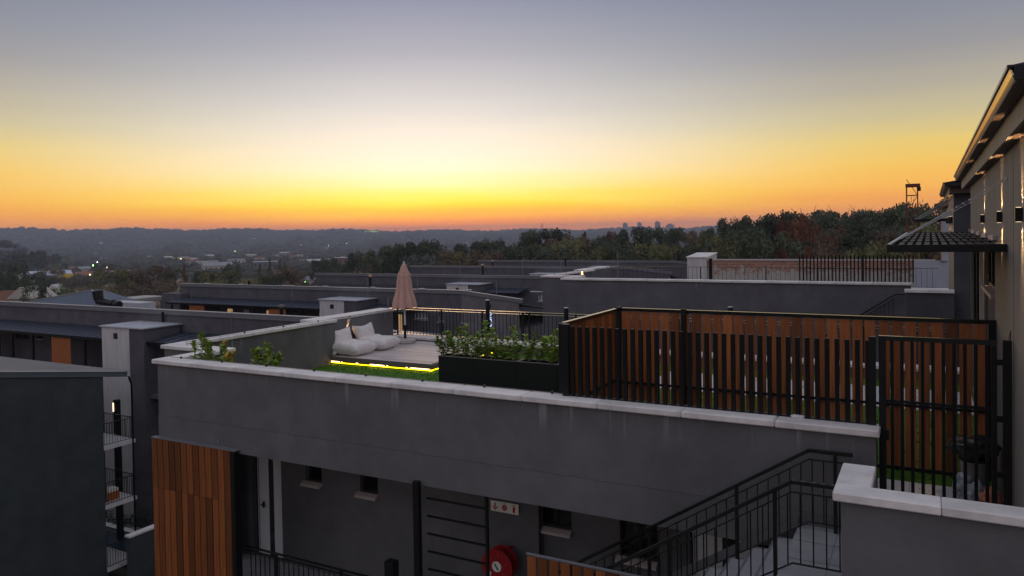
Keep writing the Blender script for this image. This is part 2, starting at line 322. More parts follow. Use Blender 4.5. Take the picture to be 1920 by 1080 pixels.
def piece(name, x0, x1, y0, y1, z0, z1, mt, parent, bev=0, rot=0, label=None):
    """box piece that shares its mesh with alike pieces"""
    o = bpy.data.objects.new(name, box_mesh(x1-x0, y1-y0, z1-z0, mt, bev)); COL.objects.link(o)
    base = Vector((0, 0, 0)); q = parent
    while q is not None: base += q.location; q = q.parent
    o.parent = parent; o.location = Vector(((x0+x1)/2, (y0+y1)/2, z0))-base; o.rotation_euler.z = rot
    if label: o['label'] = label
    return o
def copy_tree(o, parent=None):
    c_ = o.copy(); COL.objects.link(c_); c_.parent = parent
    for ch in o.children: copy_tree(ch, c_)
    return c_
def structure(mb, name, mt, kind='structure'):
    o = mb.build(name, mt); o['kind'] = kind; return o
def wall_y(mb, y0, y1, x0, x1, z0, z1, holes):
    """wall lying along X with rectangular holes (hx0,hx1,hz0,hz1)"""
    xs = sorted(set([x0, x1]+[h for q in holes for h in q[:2]])); 
    for a, b in zip(xs, xs[1:]):
        cuts = sorted([(h[2], h[3]) for h in holes if h[0] <= a+1e-6 and h[1] >= b-1e-6]); z = z0
        for c0, c1 in cuts:
            if c0 > z: mb.box(a, b, y0, y1, z, c0)
            z = max(z, c1)
        if z < z1: mb.box(a, b, y0, y1, z, z1)
def wall_x(mb, x0, x1, y0, y1, z0, z1, holes):
    ys = sorted(set([y0, y1]+[h for q in holes for h in q[:2]]))
    for a, b in zip(ys, ys[1:]):
        cuts = sorted([(h[2], h[3]) for h in holes if h[0] <= a+1e-6 and h[1] >= b-1e-6]); z = z0
        for c0, c1 in cuts:
            if c0 > z: mb.box(x0, x1, a, b, z, c0)
            z = max(z, c1)
        if z < z1: mb.box(x0, x1, a, b, z, z1)
def spot(name, loc, target, energy, size, parent, col=(1, .58, .28), blend=.6, radius=.03):
    l = bpy.data.lights.new(name, 'SPOT'); l.energy = energy; l.spot_size = R(size); l.spot_blend = blend; l.color = col; l.shadow_soft_size = radius
    o = bpy.data.objects.new(name, l); COL.objects.link(o)
    base = Vector((0, 0, 0)); q = parent
    while q is not None: base += q.location; q = q.parent
    o.parent = parent; o.location = Vector(loc)-base
    o.rotation_euler = (Vector(target)-Vector(loc)).to_track_quat('-Z', 'Y').to_euler(); return o
# ------------------------------------------------------------------ main terrace block
def coping_run(parent, axis, c0, c1, a, b, ztop, L=1.05, th=0.08, mt='coping'):
    n_ = max(1, round((b-a)/L)); s = (b-a)/n_
    for i in range(n_):
        p, q = a+i*s+0.003, a+(i+1)*s-0.003
        jz = random.uniform(-.002, .002)
        if axis == 'x': piece('coping_stone', p, q, c0, c1, ztop-th+jz, ztop+jz, mt, parent, 0.012)
        else: piece('coping_stone', c0, c1, p, q, ztop-th+jz, ztop+jz, mt, parent, 0.012)
def terrace_block(dy, dz, label, mt, main):
    Z0 = -12.0
    b = thing('terrace_apartment_block', label, 'building', (-6, 14+dy, -12))
    zt = 1.15+dz; wz = zt-0.08
    def box(name, *a, m=mt, **k): return MB().box(*a).build(name, m, b, **k)
    # front parapet and downstand beam, upper and lower half meet at a drip joint
    MB().box(-12.38, -.52, 9.15+dy, 9.37+dy, 0.13+dz, wz).build('front_parapet_wall', mt, b)
    MB().box(-12.384, -.52, 9.144+dy, 9.37+dy, -.33+dz, 0.126+dz).build('front_beam', mt, b)
    MB().box(-12.384, -12.16, 9.374+dy, 10.44+dy, -.33+dz, wz).build('side_parapet_wall', mt, b)
    MB().box(-13.9, -12.16, 10.444+dy, 10.66+dy, Z0, wz).build('side_return_wall', mt, b)
    MB().box(-13.9, -13.72, 10.664+dy, 14.996+dy, Z0, wz).build('side_parapet_wall', mt, b)
    MB().box(-14.44, -13.98, 15.0+dy, 18.24+dy, Z0, wz).build('side_parapet_wall', mt, b)
    MB().box(-13.976, -13.72, 15.0+dy, 15.42+dy, Z0, wz).build('side_parapet_wall', mt, b)
    coping_run(b, 'x', 9.08+dy, 9.41+dy, -12.46, -.48, zt)
    coping_run(b, 'y', -12.46, -12.11, 9.414+dy, 10.39+dy, zt, 1.0)
    coping_run(b, 'x', 10.394+dy, 10.72+dy, -13.97, -12.11, zt, .95)
    coping_run(b, 'y', -13.97, -13.66, 10.724+dy, 15.46+dy, zt)
    coping_run(b, 'y', -14.5, -14.0, 14.95+dy, 18.3+dy, zt+.004)
    # lightning conductor on the coping
    cl = MB()
    cl.bar((-12.3, 9.36+dy, zt+.016), (-.7, 9.36+dy, zt+.016), .008, .008); cl.bar((-13.72, 10.8+dy, zt+.016), (-13.72, 18.2+dy, zt+.018), .008, .008)
    cl.build('conductor_wire', 'rod', b)
    for k in range(11): piece('conductor_clip', -12.0+k*1.07-.012, -12.0+k*1.07+.012, 9.345+dy, 9.375+dy, zt, zt+.035, 'black', b)
    for k in range(6): piece('conductor_clip', -13.735, -13.705, 11.2+k*1.2+dy-.012, 11.2+k*1.2+dy+.012, zt, zt+.035, 'black', b)
    # rear kerb
    MB().box(-14.44, .74, 18.58+dy, 18.92+dy, -.4+dz, .22+dz).build('rear_kerb_wall', mt, b)
    MB().box(-14.44, -14.02, 18.244+dy, 18.576+dy, Z0, .22+dz).build('rear_kerb_wall', mt, b)
    coping_run(b, 'x', 18.5+dy, 18.98+dy, -14.48, .74, .30+dz, 1.2)
    coping_run(b, 'y', -14.48, -14.0, 18.304+dy, 18.496+dy, .30+dz, 1.2)
    # body of the block
    yr = 10.85
    return b, zt
TB, zt = terrace_block(0, 0, 'dark grey rendered apartment block in front with a lounge terrace on its roof', 'plaster', True)
YR = 10.85
MB().box(-12.155, -.55, 9.375, 10.665, -.33, -.03).build('roof_slab', 'plaster', TB); MB().box(-13.715, -.55, 10.666, 18.57, -.33, -.03).build('roof_slab', 'plaster', TB)
MB().box(-13.715, .7, 11.2, 18.9, -12, -.34).build('wall', 'plaster', TB)
# recessed corridor wall with openings
holes = [(-11.92, -11.1, -3.0, -.85), (-10.46, -10.06, -1.30, -.62), (-9.14, -8.73, -1.32, -.62), (-5.50, -4.93, -1.32, -.62), (-4.13, -3.55, -1.55, -.62), (-3.06, -2.22, -3.0, -.92)]
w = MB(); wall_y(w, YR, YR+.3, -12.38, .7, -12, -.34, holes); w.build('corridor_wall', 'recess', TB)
MB().box(-12.38, -.5, 9.30, YR-.002, -3.22, -3.0).build('corridor_floor', 'tile', TB)
MB().box(-12.38, -6.8, 9.16, 9.296, -3.35, -2.98).build('floor_edge', 'plaster', TB)
for (x0, x1, z0, z1) in (holes[1], holes[2], holes[3], holes[4]):
    fr = MB(); y = YR+.10
    for a in ((x0, x0+.035, z0, z1), (x1-.035, x1, z0, z1), (x0, x1, z0, z0+.04), (x0, x1, z1-.04, z1)): fr.box(a[0], a[1], y, y+.05, a[2], a[3])
    if x1-x0 > .45: fr.box((x0+x1)/2-.02, (x0+x1)/2+.02, y-.002, y+.048, z0, z1)
    f = fr.build('window', 'frame', TB)
    MB().box(x0+.01, x1-.01, y+.02, y+.03, z0+.01, z1-.01).build('pane', 'glass', f)
    MB().box(x0+.15, x1-.02, y+.12, y+.14, z0+.01, z1-.01).build('curtain', 'curtain', f)
    MB().prism([(YR-.10, z0-.09), (YR+.1, z0-.05), (YR+.1, z0-.002), (YR-.02, z0-.002), (YR-.10, z0-.045)], 'x', x0-.05, x1+.01).build('sill', 'sill', f)
# doors with dark side lights
def doorset(x0, xa, xb, x1, z0, z1):
    d = MB().box(x0, xa, YR+.09, YR+.13, z0, z1-.03).build('door', 'white_door', TB)
    h = MB(); zc = -1.98; xc = x0+(xa-x0)*.58
    h.box(xc-.012, xc+.012, YR+.05, YR+.09, zc-.06, zc+.06); h.box(xc-.05, xc+.03, YR+.035, YR+.055, zc-.012, zc+.012)
    h.build('handle', 'frame', d)
    g = MB().box(x0+.03, x0+.04, YR+.082, YR+.092, z0+.05, z1-.05).build('groove', 'fascia', d)
    MB().box(xa, xb, YR+.10, YR+.12, z0, z1).build('side_light', 'glass', TB)
    MB().box(xb, x1, YR+.09, YR+.13, z0, z1-.03).build('side_panel', 'white_door', TB)
    MB().box(x0-.1, x1+.1, YR+.14, YR+.3, z0, z1).build('door_backing', 'frame', TB)
doorset(-11.84, -11.54, -11.40, -11.12, -3.0, -.85)
doorset(-3.05, -2.62, -2.42, -2.23, -3.0, -.92)
MB().box(-2.20, -.6, YR-.05, YR-.004, -3.0, -.36).build('dark_glazing', 'glass', TB)
# timber cladding over the front corner
bx0, bw = -12.46, 0.157
MB().box(-12.44, -10.40, 9.085, 9.14, -12, -.30).build('cladding_frame', 'black', TB)
for i in range(13):
    x = bx0+i*bw
    zj = -1.17+random.choice([0, 0, .0, .012]); top = -.275
    piece('cladding_board', x+.003, x+bw-.017, 9.045, 9.072, zj+.008, top, 'wood', TB)
    piece('cladding_board', x+.003, x+bw-.017, 9.045+random.choice([0, .003]), 9.072, -3.0, zj, 'wood', TB)
    piece('cladding_board', x+.003, x+bw-.017, 9.045, 9.072, -5.2, -3.004, 'wood', TB)
MB().box(-12.46, -10.30, 9.035, 9.14, -.273, -.255).build('cladding_cap', 'fascia', TB)
MB().box(-10.405, -10.32, 9.03, 9.16, -12, -.276).build('cladding_post', 'black', TB)
# horizontal bar screen between two posts
t = thing('bar_screen', 'black screen of thin horizontal bars between two posts under the beam', 'screen', (-6, 9.1, -3))
piece('post', -6.61, -6.515, 9.0, 9.08, -4.2, -.24, 'black', t)
piece('post', -5.50, -5.462, 9.18, 9.22, -4.2, -.262, 'black', t)
for k in range(9):
    z = -.52-.262*k; piece('bar', -6.5, -5.5, 9.19, 9.215, z-.02, z+.005, 'black', t)
# pier with fire hose reel and sign
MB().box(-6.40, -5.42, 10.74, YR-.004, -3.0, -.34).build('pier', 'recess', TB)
for x in (-6.40, -5.44): MB().box(x, x+.022, 10.72, 10.739, -3.0, -.34).build('pier_edge_trim', 'black', TB)
s = thing('fire_sign', 'pale strip sign with red arrow, round hose symbol and extinguisher symbol above the reel', 'sign', (-6.05, 10.7000, -.95))
def arrow(mb, x, z, y, s_):
    mb.prism([(x-.012*s_, z+.055*s_), (x+.012*s_, z+.055*s_), (x+.012*s_, z-.02*s_), (x-.012*s_, z-.02*s_)], 'y', y-.0015, y)
    mb.prism([(x-.045*s_, z+.005*s_), (x-.045*s_, z-.02*s_), (x, z-.065*s_), (x, z-.035*s_)], 'y', y-.0015, y)
    mb.prism([(x+.045*s_, z+.005*s_), (x, z-.035*s_), (x, z-.065*s_), (x+.045*s_, z-.02*s_)], 'y', y-.0015, y)
SZ = -1.085
for i in range(3):
    x0 = -6.30+i*.172
    MB().box(x0, x0+.169, 10.7020, 10.7080, SZ-.085, SZ+.085).build('sign_panel', 'signplate', s)
a = MB(); arrow(a, -6.215, SZ, 10.7010, 1.0); a.build('arrow_symbol', 'signred', s)
a = MB(); a.prism([(-6.043+.05*cos(k*pi/12), SZ-.005+.05*sin(k*pi/12)) for k in range(24)], 'y', 10.6995, 10.7010)
for k in range(3): a.box(-6.076, -6.010, 10.6990, 10.7010, SZ+.055+k*.006, SZ+.057+k*.006)
a.build('hose_symbol', 'signpink', s)
a = MB(); xx = -5.871
a.prism([(xx-.02, SZ-.062), (xx+.02, SZ-.062), (xx+.02, SZ+.02), (xx+.010, SZ+.035), (xx-.010, SZ+.035), (xx-.02, SZ+.02)], 'y', 10.6995, 10.7010)
a.box(xx-.006, xx+.006, 10.6995, 10.7010, SZ+.035, SZ+.055); a.box(xx-.035, xx+.02, 10.6990, 10.7005, SZ+.052, SZ+.060); a.box(xx+.026, xx+.031, 10.6995, 10.7010, SZ-.01, SZ+.05)
a.build('extinguisher_symbol', 'signred', s)
h = thing('fire_hose_reel', 'round red fire hose reel with white centre label mounted below the fire sign', 'hose reel', (-5.98, 10.45, -2.3))
rc = Vector((-5.99, 10.45, -1.89))
def disc(mb, y0, y1, r0, r1, n_=40): mb.tube((rc.x, y0, rc.z), (rc.x, y1, rc.z), r0, r1, n_)
a = MB(); disc(a, 10.3400, 10.3520, .262, .262); disc(a, 10.3320, 10.3400, .275, .262); a.build('front_disc', 'red', h)
a = MB(); disc(a, 10.5400, 10.5520, .262, .262); a.build('rear_disc', 'red', h)
for k in range(6):
    a = MB(); yy = 10.3700+k*.03
    N_, M_ = 36, 6
    vs_, fs = [], []
    for i in range(N_):
        for j in range(M_):
            rr_ = .205+.016*cos(2*pi*j/M_); vs_.append((rc.x+rr_*cos(2*pi*i/N_), yy+.016*sin(2*pi*j/M_), rc.z+rr_*sin(2*pi*i/N_)))
            fs.append((i*M_+j, ((i+1) % N_)*M_+j, ((i+1) % N_)*M_+(j+1) % M_, i*M_+(j+1) % M_))
    a.add(vs_, fs); a.smooth = True; a.build('hose_coil', 'hose', h)
a = MB()
for k in range(6):
    an = k*pi/3+.3
    p0 = (rc.x+.13*cos(an), 10.3295, rc.z+.13*sin(an)); p1 = (rc.x+.21*cos(an+.12), 10.3295, rc.z+.21*sin(an+.12)); a.bar(p0, p1, .008, .006)
for k in range(8): an = k*pi/4; a.tube((rc.x+.088*cos(an), 10.3240, rc.z+.088*sin(an)), (rc.x+.088*cos(an), 10.3320, rc.z+.088*sin(an)), .006, n_=6)
a.build('pressed_ribs', 'signpink', h)
a = MB(); disc(a, 10.3220, 10.3310, .082, .082, 28); c_ = a.build('centre_label', 'signplate', h)
a = MB(); a.bar((rc.x-.035, 10.3205, rc.z+.045), (rc.x+.03, 10.3205, rc.z-.05), .002, .03); a.build('green_stripe', 'green_print', c_)
a = MB(); a.prism([(rc.x-.17, rc.z-.15), (rc.x-.11, rc.z-.17), (rc.x-.10, rc.z-.11), (rc.x-.13, rc.z-.09), (rc.x-.175, rc.z-.11)], 'y', 10.3290, 10.3315); a.build('white_tag', 'paper', h)
a = MB(); a.box(rc.x-.03, rc.x+.03, 10.5530, 10.7400, rc.z-.03, rc.z+.03); a.tube((rc.x+.05, 10.4400, rc.z+.22), (rc.x+.09, 10.7000, rc.z+.2), .018); a.build('wall_bracket', 'red', h)
# small box lamp remains on the beam
MB().box(-10.83, -10.78, 9.13, 9.143, -.20, -.15).build('junction_plate', 'fascia', TB)

# corridor balustrade
def balustrade(name, label, pts, htop, hlow, pitch, post_at, group=None, second=.06, w=.045, bw=.012, zb=.04, cat='railing'):
    """rail following a polyline of base points; bars are parts"""
    t = thing(name, label, cat, pts[0], group)
    for (p, q) in zip(pts, pts[1:]):
        p = Vector(p); q = Vector(q); U = Vector((0, 0, 1))
        MB().bar(p+U*htop, q+U*htop, w, .022).build('handrail', 'rail', t)
        if second: MB().bar(p+U*(htop-second), q+U*(htop-second), w*.7, .014).build('rail', 'rail', t)
        MB().bar(p+U*zb, q+U*zb, w*.6, .012).build('bottom_rail', 'rail', t)
        L = (q-p).length; n_ = max(2, int(L/pitch))
        zh = htop-second-.007-zb
        for i in range(1, n_):
            c_ = p.lerp(q, i/n_); piece('baluster', c_.x-bw/2, c_.x+bw/2, c_.y-bw/2, c_.y+bw/2, c_.z+zb, c_.z+zb+zh, 'bar', t)
    for c_ in post_at:
        piece('post', c_[0]-.02, c_[0]+.02, c_[1]-.02, c_[1]+.02, c_[2], c_[2]+htop-.012, 'black', t)
    return t
balustrade('balustrade', 'black corridor balustrade in front of the white door beside the timber cladding', [(-10.3, 9.23, -3.0), (-6.7, 9.23, -3.0)], 1.06, .05, .108, [(-9.6, 9.23, -3.0), (-8.2, 9.23, -3.0)])
piece_t = MB().box(-7.09, -6.93, 8.92, 9.06, -3.4, -1.47).build('gate_post', 'black'); tag(piece_t, 'short thick black post standing left of the horizontal bar screen', 'post')

# ------------------------------------------------------------------ staircase
st = thing('staircase', 'pale grey outdoor staircase climbing right to the gate', 'stairs', (-3, 8.4, -3.2))
TRD, RS = .25, .16
MB().box(-1.31, .7, 7.06, 9.13, -.34, 0.0).build('landing', 'tile', st)
for a_ in (-.9, -.45, .0): MB().box(a_, a_+.008, 7.1, 9.1, .0005, .002).build('tile_joint', 'fascia', st)
for a_ in (7.6, 8.1, 8.6): MB().box(-1.3, .65, a_, a_+.008, .0025, .0035).build('tile_joint', 'fascia', st)
for k in range(1, 20):
    x1 = -1.31-(k-1)*TRD-.002; z = -RS*k
    MB().box(x1-TRD, x1, 7.86, 9.03, z-.30, z).build('step', 'tile', st)
    MB().box(x1-TRD-.006, x1-TRD+.018, 7.86, 9.03, z+.001, z+.004).build('edge_shade', 'fascia', st)  # dark strip added along each tread edge for the shading between steps
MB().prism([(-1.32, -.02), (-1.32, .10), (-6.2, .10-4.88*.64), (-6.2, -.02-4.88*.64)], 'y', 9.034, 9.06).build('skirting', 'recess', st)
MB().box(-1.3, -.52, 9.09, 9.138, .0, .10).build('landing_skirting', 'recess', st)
def stair_rail(label, y, x_end, first_post):
    t = thing('stair_railing', label, 'railing', (-3, y, -2), 'railings either side of the staircase')
    sl = RS/TRD
    def ztop(x): return .88 if x > -1.19 else .88+(x+1.19)*sl
    a = Vector((-5.9, y, ztop(-5.9))); b = Vector((-1.19, y, .88)); c_ = Vector((x_end, y, .88))
    MB().bar(a, b, .05, .035).build('handrail', 'rail', t); MB().bar(b, c_, .05, .035).build('handrail', 'rail', t)
    U = Vector((0, 0, 1))
    MB().bar(a-U*.10, b-U*.10, .012, .012).build('rail', 'rail', t); MB().bar(b-U*.10, c_-U*.10, .014, .014).build('rail', 'rail', t)
    MB().bar(a-U*.80, b-U*.80, .014, .014).build('bottom_rail', 'rail', t); MB().bar(b-U*.80, c_-U*.80, .014, .014).build('bottom_rail', 'rail', t)
    x = x_end-.06; k = 0
    while x > -5.8:
        z = ztop(x); thick = (k % 9 == first_post)
        hw = .018 if thick else .006
        piece('post' if thick else 'baluster', x-hw, x+hw, y-hw, y+hw, z-(.98 if thick else .80), z-.105 if not thick else z-.02, 'black' if thick else 'bar', t); x -= .118; k += 1
    return t
stair_rail('black stair railing running along the dark wall side', 8.98, -.74, 1)
stair_rail('black stair railing on the near side of the steps', 7.8, -.70, 5)
st2 = MB().box(-1.02, -.62, 7.80, 7.84, -.6, -.05).build('landing_edge', 'black', st)
t = thing('timber_slat_screen', 'low screen of brown timber slats at the foot of the stairs', 'screen', (-3, 7.7, -2))
for i in range(12):
    x = -4.05+i*.140; piece('slat', x, x+.108, 7.68, 7.705, -2.4, -.345+random.uniform(-.004, .004), 'wood', t)
MB().box(-4.07, -2.3, 7.69, 7.72, -.338, -.318).build('cap_rail', 'fascia', t)
MB().box(-4.05, -2.3, 7.707, 7.73, -.9, -.86).build('cross_rail', 'black', t)
# dark void under the stairs
# near parapet on the right
nw = thing('parapet_wall', 'grey rendered parapet with pale coping in the lower right corner', 'wall', (0, 6.9, -4))
MB().box(-.66, .744, 6.88, 7.02, -5, 1.07).build('wall', 'plaster', nw)
MB().box(-.66, -.48, 7.022, 7.66, -5, 1.07).build('return_wall', 'plaster', nw)
MB().box(.746, 3.0, 6.88, 7.02, -5, 1.07).build('wall', 'plaster', nw)
MB().box(-.72, .07, 6.82, 7.08, 1.072, 1.15).build('coping_stone', 'coping', nw, bevel=.01)
MB().box(.075, .735, 6.82, 7.08, 1.072, 1.15).build('coping_stone', 'coping', nw, bevel=.01)
MB().box(-.72, -.44, 7.083, 7.72, 1.072, 1.15).build('coping_stone', 'coping', nw, bevel=.01)

# ------------------------------------------------------------------ terrace surfaces
g = structure(MB().box(-12.15, .74, 9.38, 10.67, -.029, 0.0).box(-13.71, .74, 10.671, 18.56, -.029, 0.0), 'artificial_turf', 'turf')
bl = MB()
for i in range(15000):
    x = random.uniform(-13.68, .72); y = random.uniform(9.42, 18.5)
    if (-14 < x < -10.55 and y > 15.2) or (x < -12.1 and y < 10.7): continue
    a = random.uniform(0, 2*pi); s_ = .018; hh = random.uniform(.02, .045); lx = random.uniform(-.02, .02); ly = random.uniform(-.02, .02)
    bl.add([(x-cos(a)*s_, y-sin(a)*s_, 0), (x+cos(a)*s_, y+sin(a)*s_, 0), (x+lx, y+ly, hh)], [(0, 1, 2)])
o = bl.build('turf_blades', 'blade'); o['kind'] = 'stuff'
pv = thing('paved_path', 'pale paver path crossing the turf behind the timber fence', 'path', (-2.3, 16.6, 0)); pv['kind'] = 'structure'; del pv['category']
for i in range(12):
    for j in range(4):
        x = -5.4+i*.51; y = 15.62+j*.49
        piece('paver', x, x+.5, y, y+.48, -.02, .022+random.uniform(0, .003), 'paver', pv, .004)
pg = thing('threshold_paving', 'pale paving slab inside the gate', 'paving', (0, 10.3, 0)); pg['kind'] = 'structure'; del pg['category']
for i in range(3):
    for j in range(2): piece('paving_slab', -2.2+i*.98, -2.2+i*.98+.975, 9.42+j*.87, 9.42+j*.87+.865, -.02, .02, 'paver', pg, .003)
# deck
dk = thing('deck', 'low grey boarded deck with a glowing yellow edge beside the bean bags', 'deck', (-12, 16.4, 0))
nb = 24; y0, y1 = 15.27, 18.49; pw = (y1-y0)/nb
for i in range(nb):
    yy = y0+i*pw; xl = -13.71 if yy < 15.42 else -13.965
    xr = -10.62; xs = random.uniform(-12.6, -11.2)
    piece('deck_board', xl, xs-.002, yy, yy+pw-.022, .17, .2, 'deck', dk); piece('deck_board', xs+.002, xr, yy, yy+pw-.022, .17, .2, 'deck', dk)
MB().box(-13.715, -10.60, 15.24, 15.266, .085, .198).build('fascia_board', 'deck_edge', dk)
MB().box(-10.616, -10.59, 15.27, 18.49, .085, .169).build('fascia_board', 'deck_edge', dk)
MB().box(-13.965, -10.80, 15.43, 18.4, .002, .168).build('substructure', 'black', dk)
MB().box(-13.85, -10.56, 15.262, 15.274, .030, .052).build('led_strip', 'led', dk)
MB().box(-10.612, -10.60, 15.28, 18.3, .030, .052).build('led_strip', 'led', dk)
for (a, b) in ((-13.82, -13.45), (-13.38, -13.36), (-12.9, -12.84), (-12.45, -12.0), (-11.93, -11.88), (-11.33, -11.28), (-11.2, -10.62)): MB().box(a, b, 15.252, 15.261, .060, .078).build('led_segment', 'led_hot', dk)
# rear balustrade of the terrace
balustrade('terrace_balustrade', 'black balustrade along the far edge of the lounge terrace', [(-14.2, 18.34, .30), (-14.2, 18.75, .30), (.7, 18.75, .30)], .83, .05, .118,
           [(-14.2, 18.75, .3), (-12.6, 18.75, .3), (-11.2, 18.75, .3), (-9.9, 18.75, .3), (-9.7, 18.75, .3), (-8.3, 18.75, .3), (-6.9, 18.75, .3), (-5.5, 18.75, .3), (-4.1, 18.75, .3), (-2.7, 18.75, .3), (-1.3, 18.75, .3), (.1, 18.75, .3)], w=.055)
for x, hgt_, lab in ((-11.2, 1.40, 'tall black lamp post with a pale cap rising above the balustrade right of the parasol'), (-8.72, 1.26, 'black lamp post with a pale cap at the balustrade left of the fence corner'), (-4.3, 1.42, 'black lamp post with a pale cap behind the timber fence')):
    t = thing('lamp_post', lab, 'lamp post', (x, 19.05, -1), 'black lamp posts along the far balustrade')
    MB().tube((x, 19.05, -1), (x, 19.05, hgt_), .062, n_=14).build('pole', 'black', t)
    MB().tube((x, 19.05, hgt_), (x, 19.05, hgt_+.018), .066, n_=14).build('cap', 'slab', t)
# black panel fixture and the warm up light on the side wall
t = thing('step_light', 'small unlit black box light low on the side wall behind the young plants', 'wall light', (-13.7, 12.8, .5))
MB().box(-13.72, -13.66, 12.72, 12.90, .48, .60).build('housing', 'black', t); MB().box(-13.665, -13.655, 12.74, 12.88, .50, .55).build('lens', 'glass', t)
t = thing('wall_light', 'small wall light shining warm on the dark wall behind the bean bags', 'wall light', (-13.98, 16.6, .6))
MB().box(-13.98, -13.92, 16.14, 16.22, .56, .70).build('housing', 'black', t)
MB().box(-13.97, -13.93, 16.15, 16.21, .701, .712).build('lens', 'warm', t)
spot('lamp', (-13.955, 16.18, .72), (-13.99, 16.18, 1.1), 60, 60, t, radius=.01)

# ------------------------------------------------------------------ bean bags
def pillow(mb, M, a, b, T, n_=22, pinch=.16, sag=0.0, seed=0):
    rnd = random.Random(seed); ph = [rnd.uniform(0, 6) for _ in range(6)]
    idx = {}
    for side in (1, -1):
        for i in range(n_+1):
            for j in range(n_+1):
                u = -1+2*i/n_; v = -1+2*j/n_
                x = a*u*(1-pinch*(1-v*v)); y = b*v*(1-pinch*(1-u*u))
                t_ = T*((1-u**4)*(1-v**4))**.42
                wr = .014*sin(7*u+5*v+ph[0])*(1-u*u)+.012*sin(9*v-6*u+ph[1])*(1-v*v)+.010*sin(17*(u*v)+ph[2])
                z = side*t_*(1+wr*4)-sag*(1-u*u)*(1-v*v)*(1 if side > 0 else .2)
                k = len(mb.v)
                if side == -1 and (i in (0, n_) or j in (0, n_)): idx[(side, i, j)] = idx[(1, i, j)]; continue
                mb.v.append(tuple(M @ Vector((x, y, z)))); idx[(side, i, j)] = k
    for side in (1, -1):
        for i in range(n_):
            for j in range(n_):
                q = (idx[(side, i, j)], idx[(side, i+1, j)], idx[(side, i+1, j+1)], idx[(side, i, j+1)])
                mb.f.append(q if side > 0 else q[::-1])
def bean_bag(label, cx, cy, rot, s, seed):
    t = thing('bean_bag_chair', label, 'bean bag', (cx, cy, .2), 'bean bags on the deck')
    base = Matrix.Translation((cx, cy, .2)) @ Matrix.Rotation(rot, 4, 'Z')
    mb = MB(); mb.smooth = True
    Ms = base @ Matrix.Translation((.10, 0, .19)) @ Matrix.Rotation(R(3), 4, 'Y')
    pillow(mb, Ms, .48*s, .50*s, .185, seed=seed, sag=.05, pinch=.08); o = mb.build('seat_cushion', 'fabric', t)
    mb = MB(); mb.smooth = True
    Mb = base @ Matrix.Translation((-.31, 0, .34)) @ Matrix.Rotation(R(-110), 4, 'Y')
    pillow(mb, Mb, .385*s, .52*s, .15, seed=seed+5, pinch=.21); mb.build('backrest_cushion', 'fabric', t)
    # piping seam along the front edge
    mb = MB()
    for k in range(16):
        v0 = -1+2*k/16; v1 = -1+2*(k+1)/16
        p = [Ms @ Vector((.48*s*u_*(1-.08*(1-v_*v_)), -.50*s*(1-.08*(1-v_*v_)), 0)) for u_, v_ in ((v0, v0), (v1, v1))]
        mb.tube(p[0], p[1], .006, n_=5)
    mb.build('piping', 'fabric', o)
bean_bag('pale canvas bean bag chair on the deck nearest the turf', -13.50, 15.76, R(2), .94, 3)
bean_bag('pale canvas bean bag chair on the deck beside the balustrade', -13.50, 16.80, R(9), .96, 8)

# ------------------------------------------------------------------ parasol
u = thing('parasol', 'closed rose beige parasol on a round base standing on the deck', 'parasol', (-13.37, 18.0, .2))
ux, uy = -13.37, 18.0
a = MB(); a.tube((ux, uy, .2), (ux, uy, .225), .275, .305, 40); a.tube((ux, uy, .225), (ux, uy, .30), .305, .305, 40, False); a.tube((ux, uy, .30), (ux, uy, .262), .305, .25, 40); a.smooth = False
a.build('base', 'concrete', u)
MB().tube((ux, uy, .33), (ux, uy, .72), .038, n_=16).build('base_socket', 'black', u)
MB().tube((ux, uy, .72), (ux, uy, 2.5), .028, n_=14).build('pole', 'white_metal', u)
def folded(z0, z1, r0, r1, folds, depth, ph):
    mb = MB(); mb.smooth = True; N_, H_ = 96, 14
    for j in range(H_+1):
        tt = j/H_; z = z0+(z1-z0)*tt; rr_ = r0+(r1-r0)*tt**1.0
        rr_ *= 1+.04*sin(3*tt*pi)
        for i in range(N_):
            an = 2*pi*i/N_
            f_ = 1+depth*(1-.5*tt)*(abs(sin(folds*an/2+ph+.35*sin(2*tt)))**.7-.55)
            zz = z+(.018*sin(folds*an+1) if j == 0 else 0)
            mb.v.append((ux+rr_*f_*cos(an), uy+rr_*f_*sin(an), zz))
    for j in range(H_):
        for i in range(N_): mb.f.append((j*N_+i, j*N_+(i+1) % N_, (j+1)*N_+(i+1) % N_, (j+1)*N_+i))
    return mb
folded(1.22, 2.26, .315, .150, 8, .42, 0).build('canopy', 'umb', u)
folded(2.13, 2.47, .185, .06, 8, .30, .4).build('vent_canopy', 'umb', u)
for k in range(8):
    an = 2*pi*(k+.5)/8+.2
    MB().bar((ux+.05*cos(an), uy+.05*sin(an), 1.9), (ux+.2*cos(an), uy+.2*sin(an), 1.2), .014, .02).build('rib', 'frame', u)
a = MB(); a.tube((ux, uy, 2.45), (ux, uy, 2.5), .05, .035, 12); a.tube((ux, uy, 2.5), (ux, uy, 2.53), .022, .028, 10); a.tube((ux, uy, 2.53), (ux, uy, 2.575), .028, .006, 10); a.build('finial', 'white_metal', u)

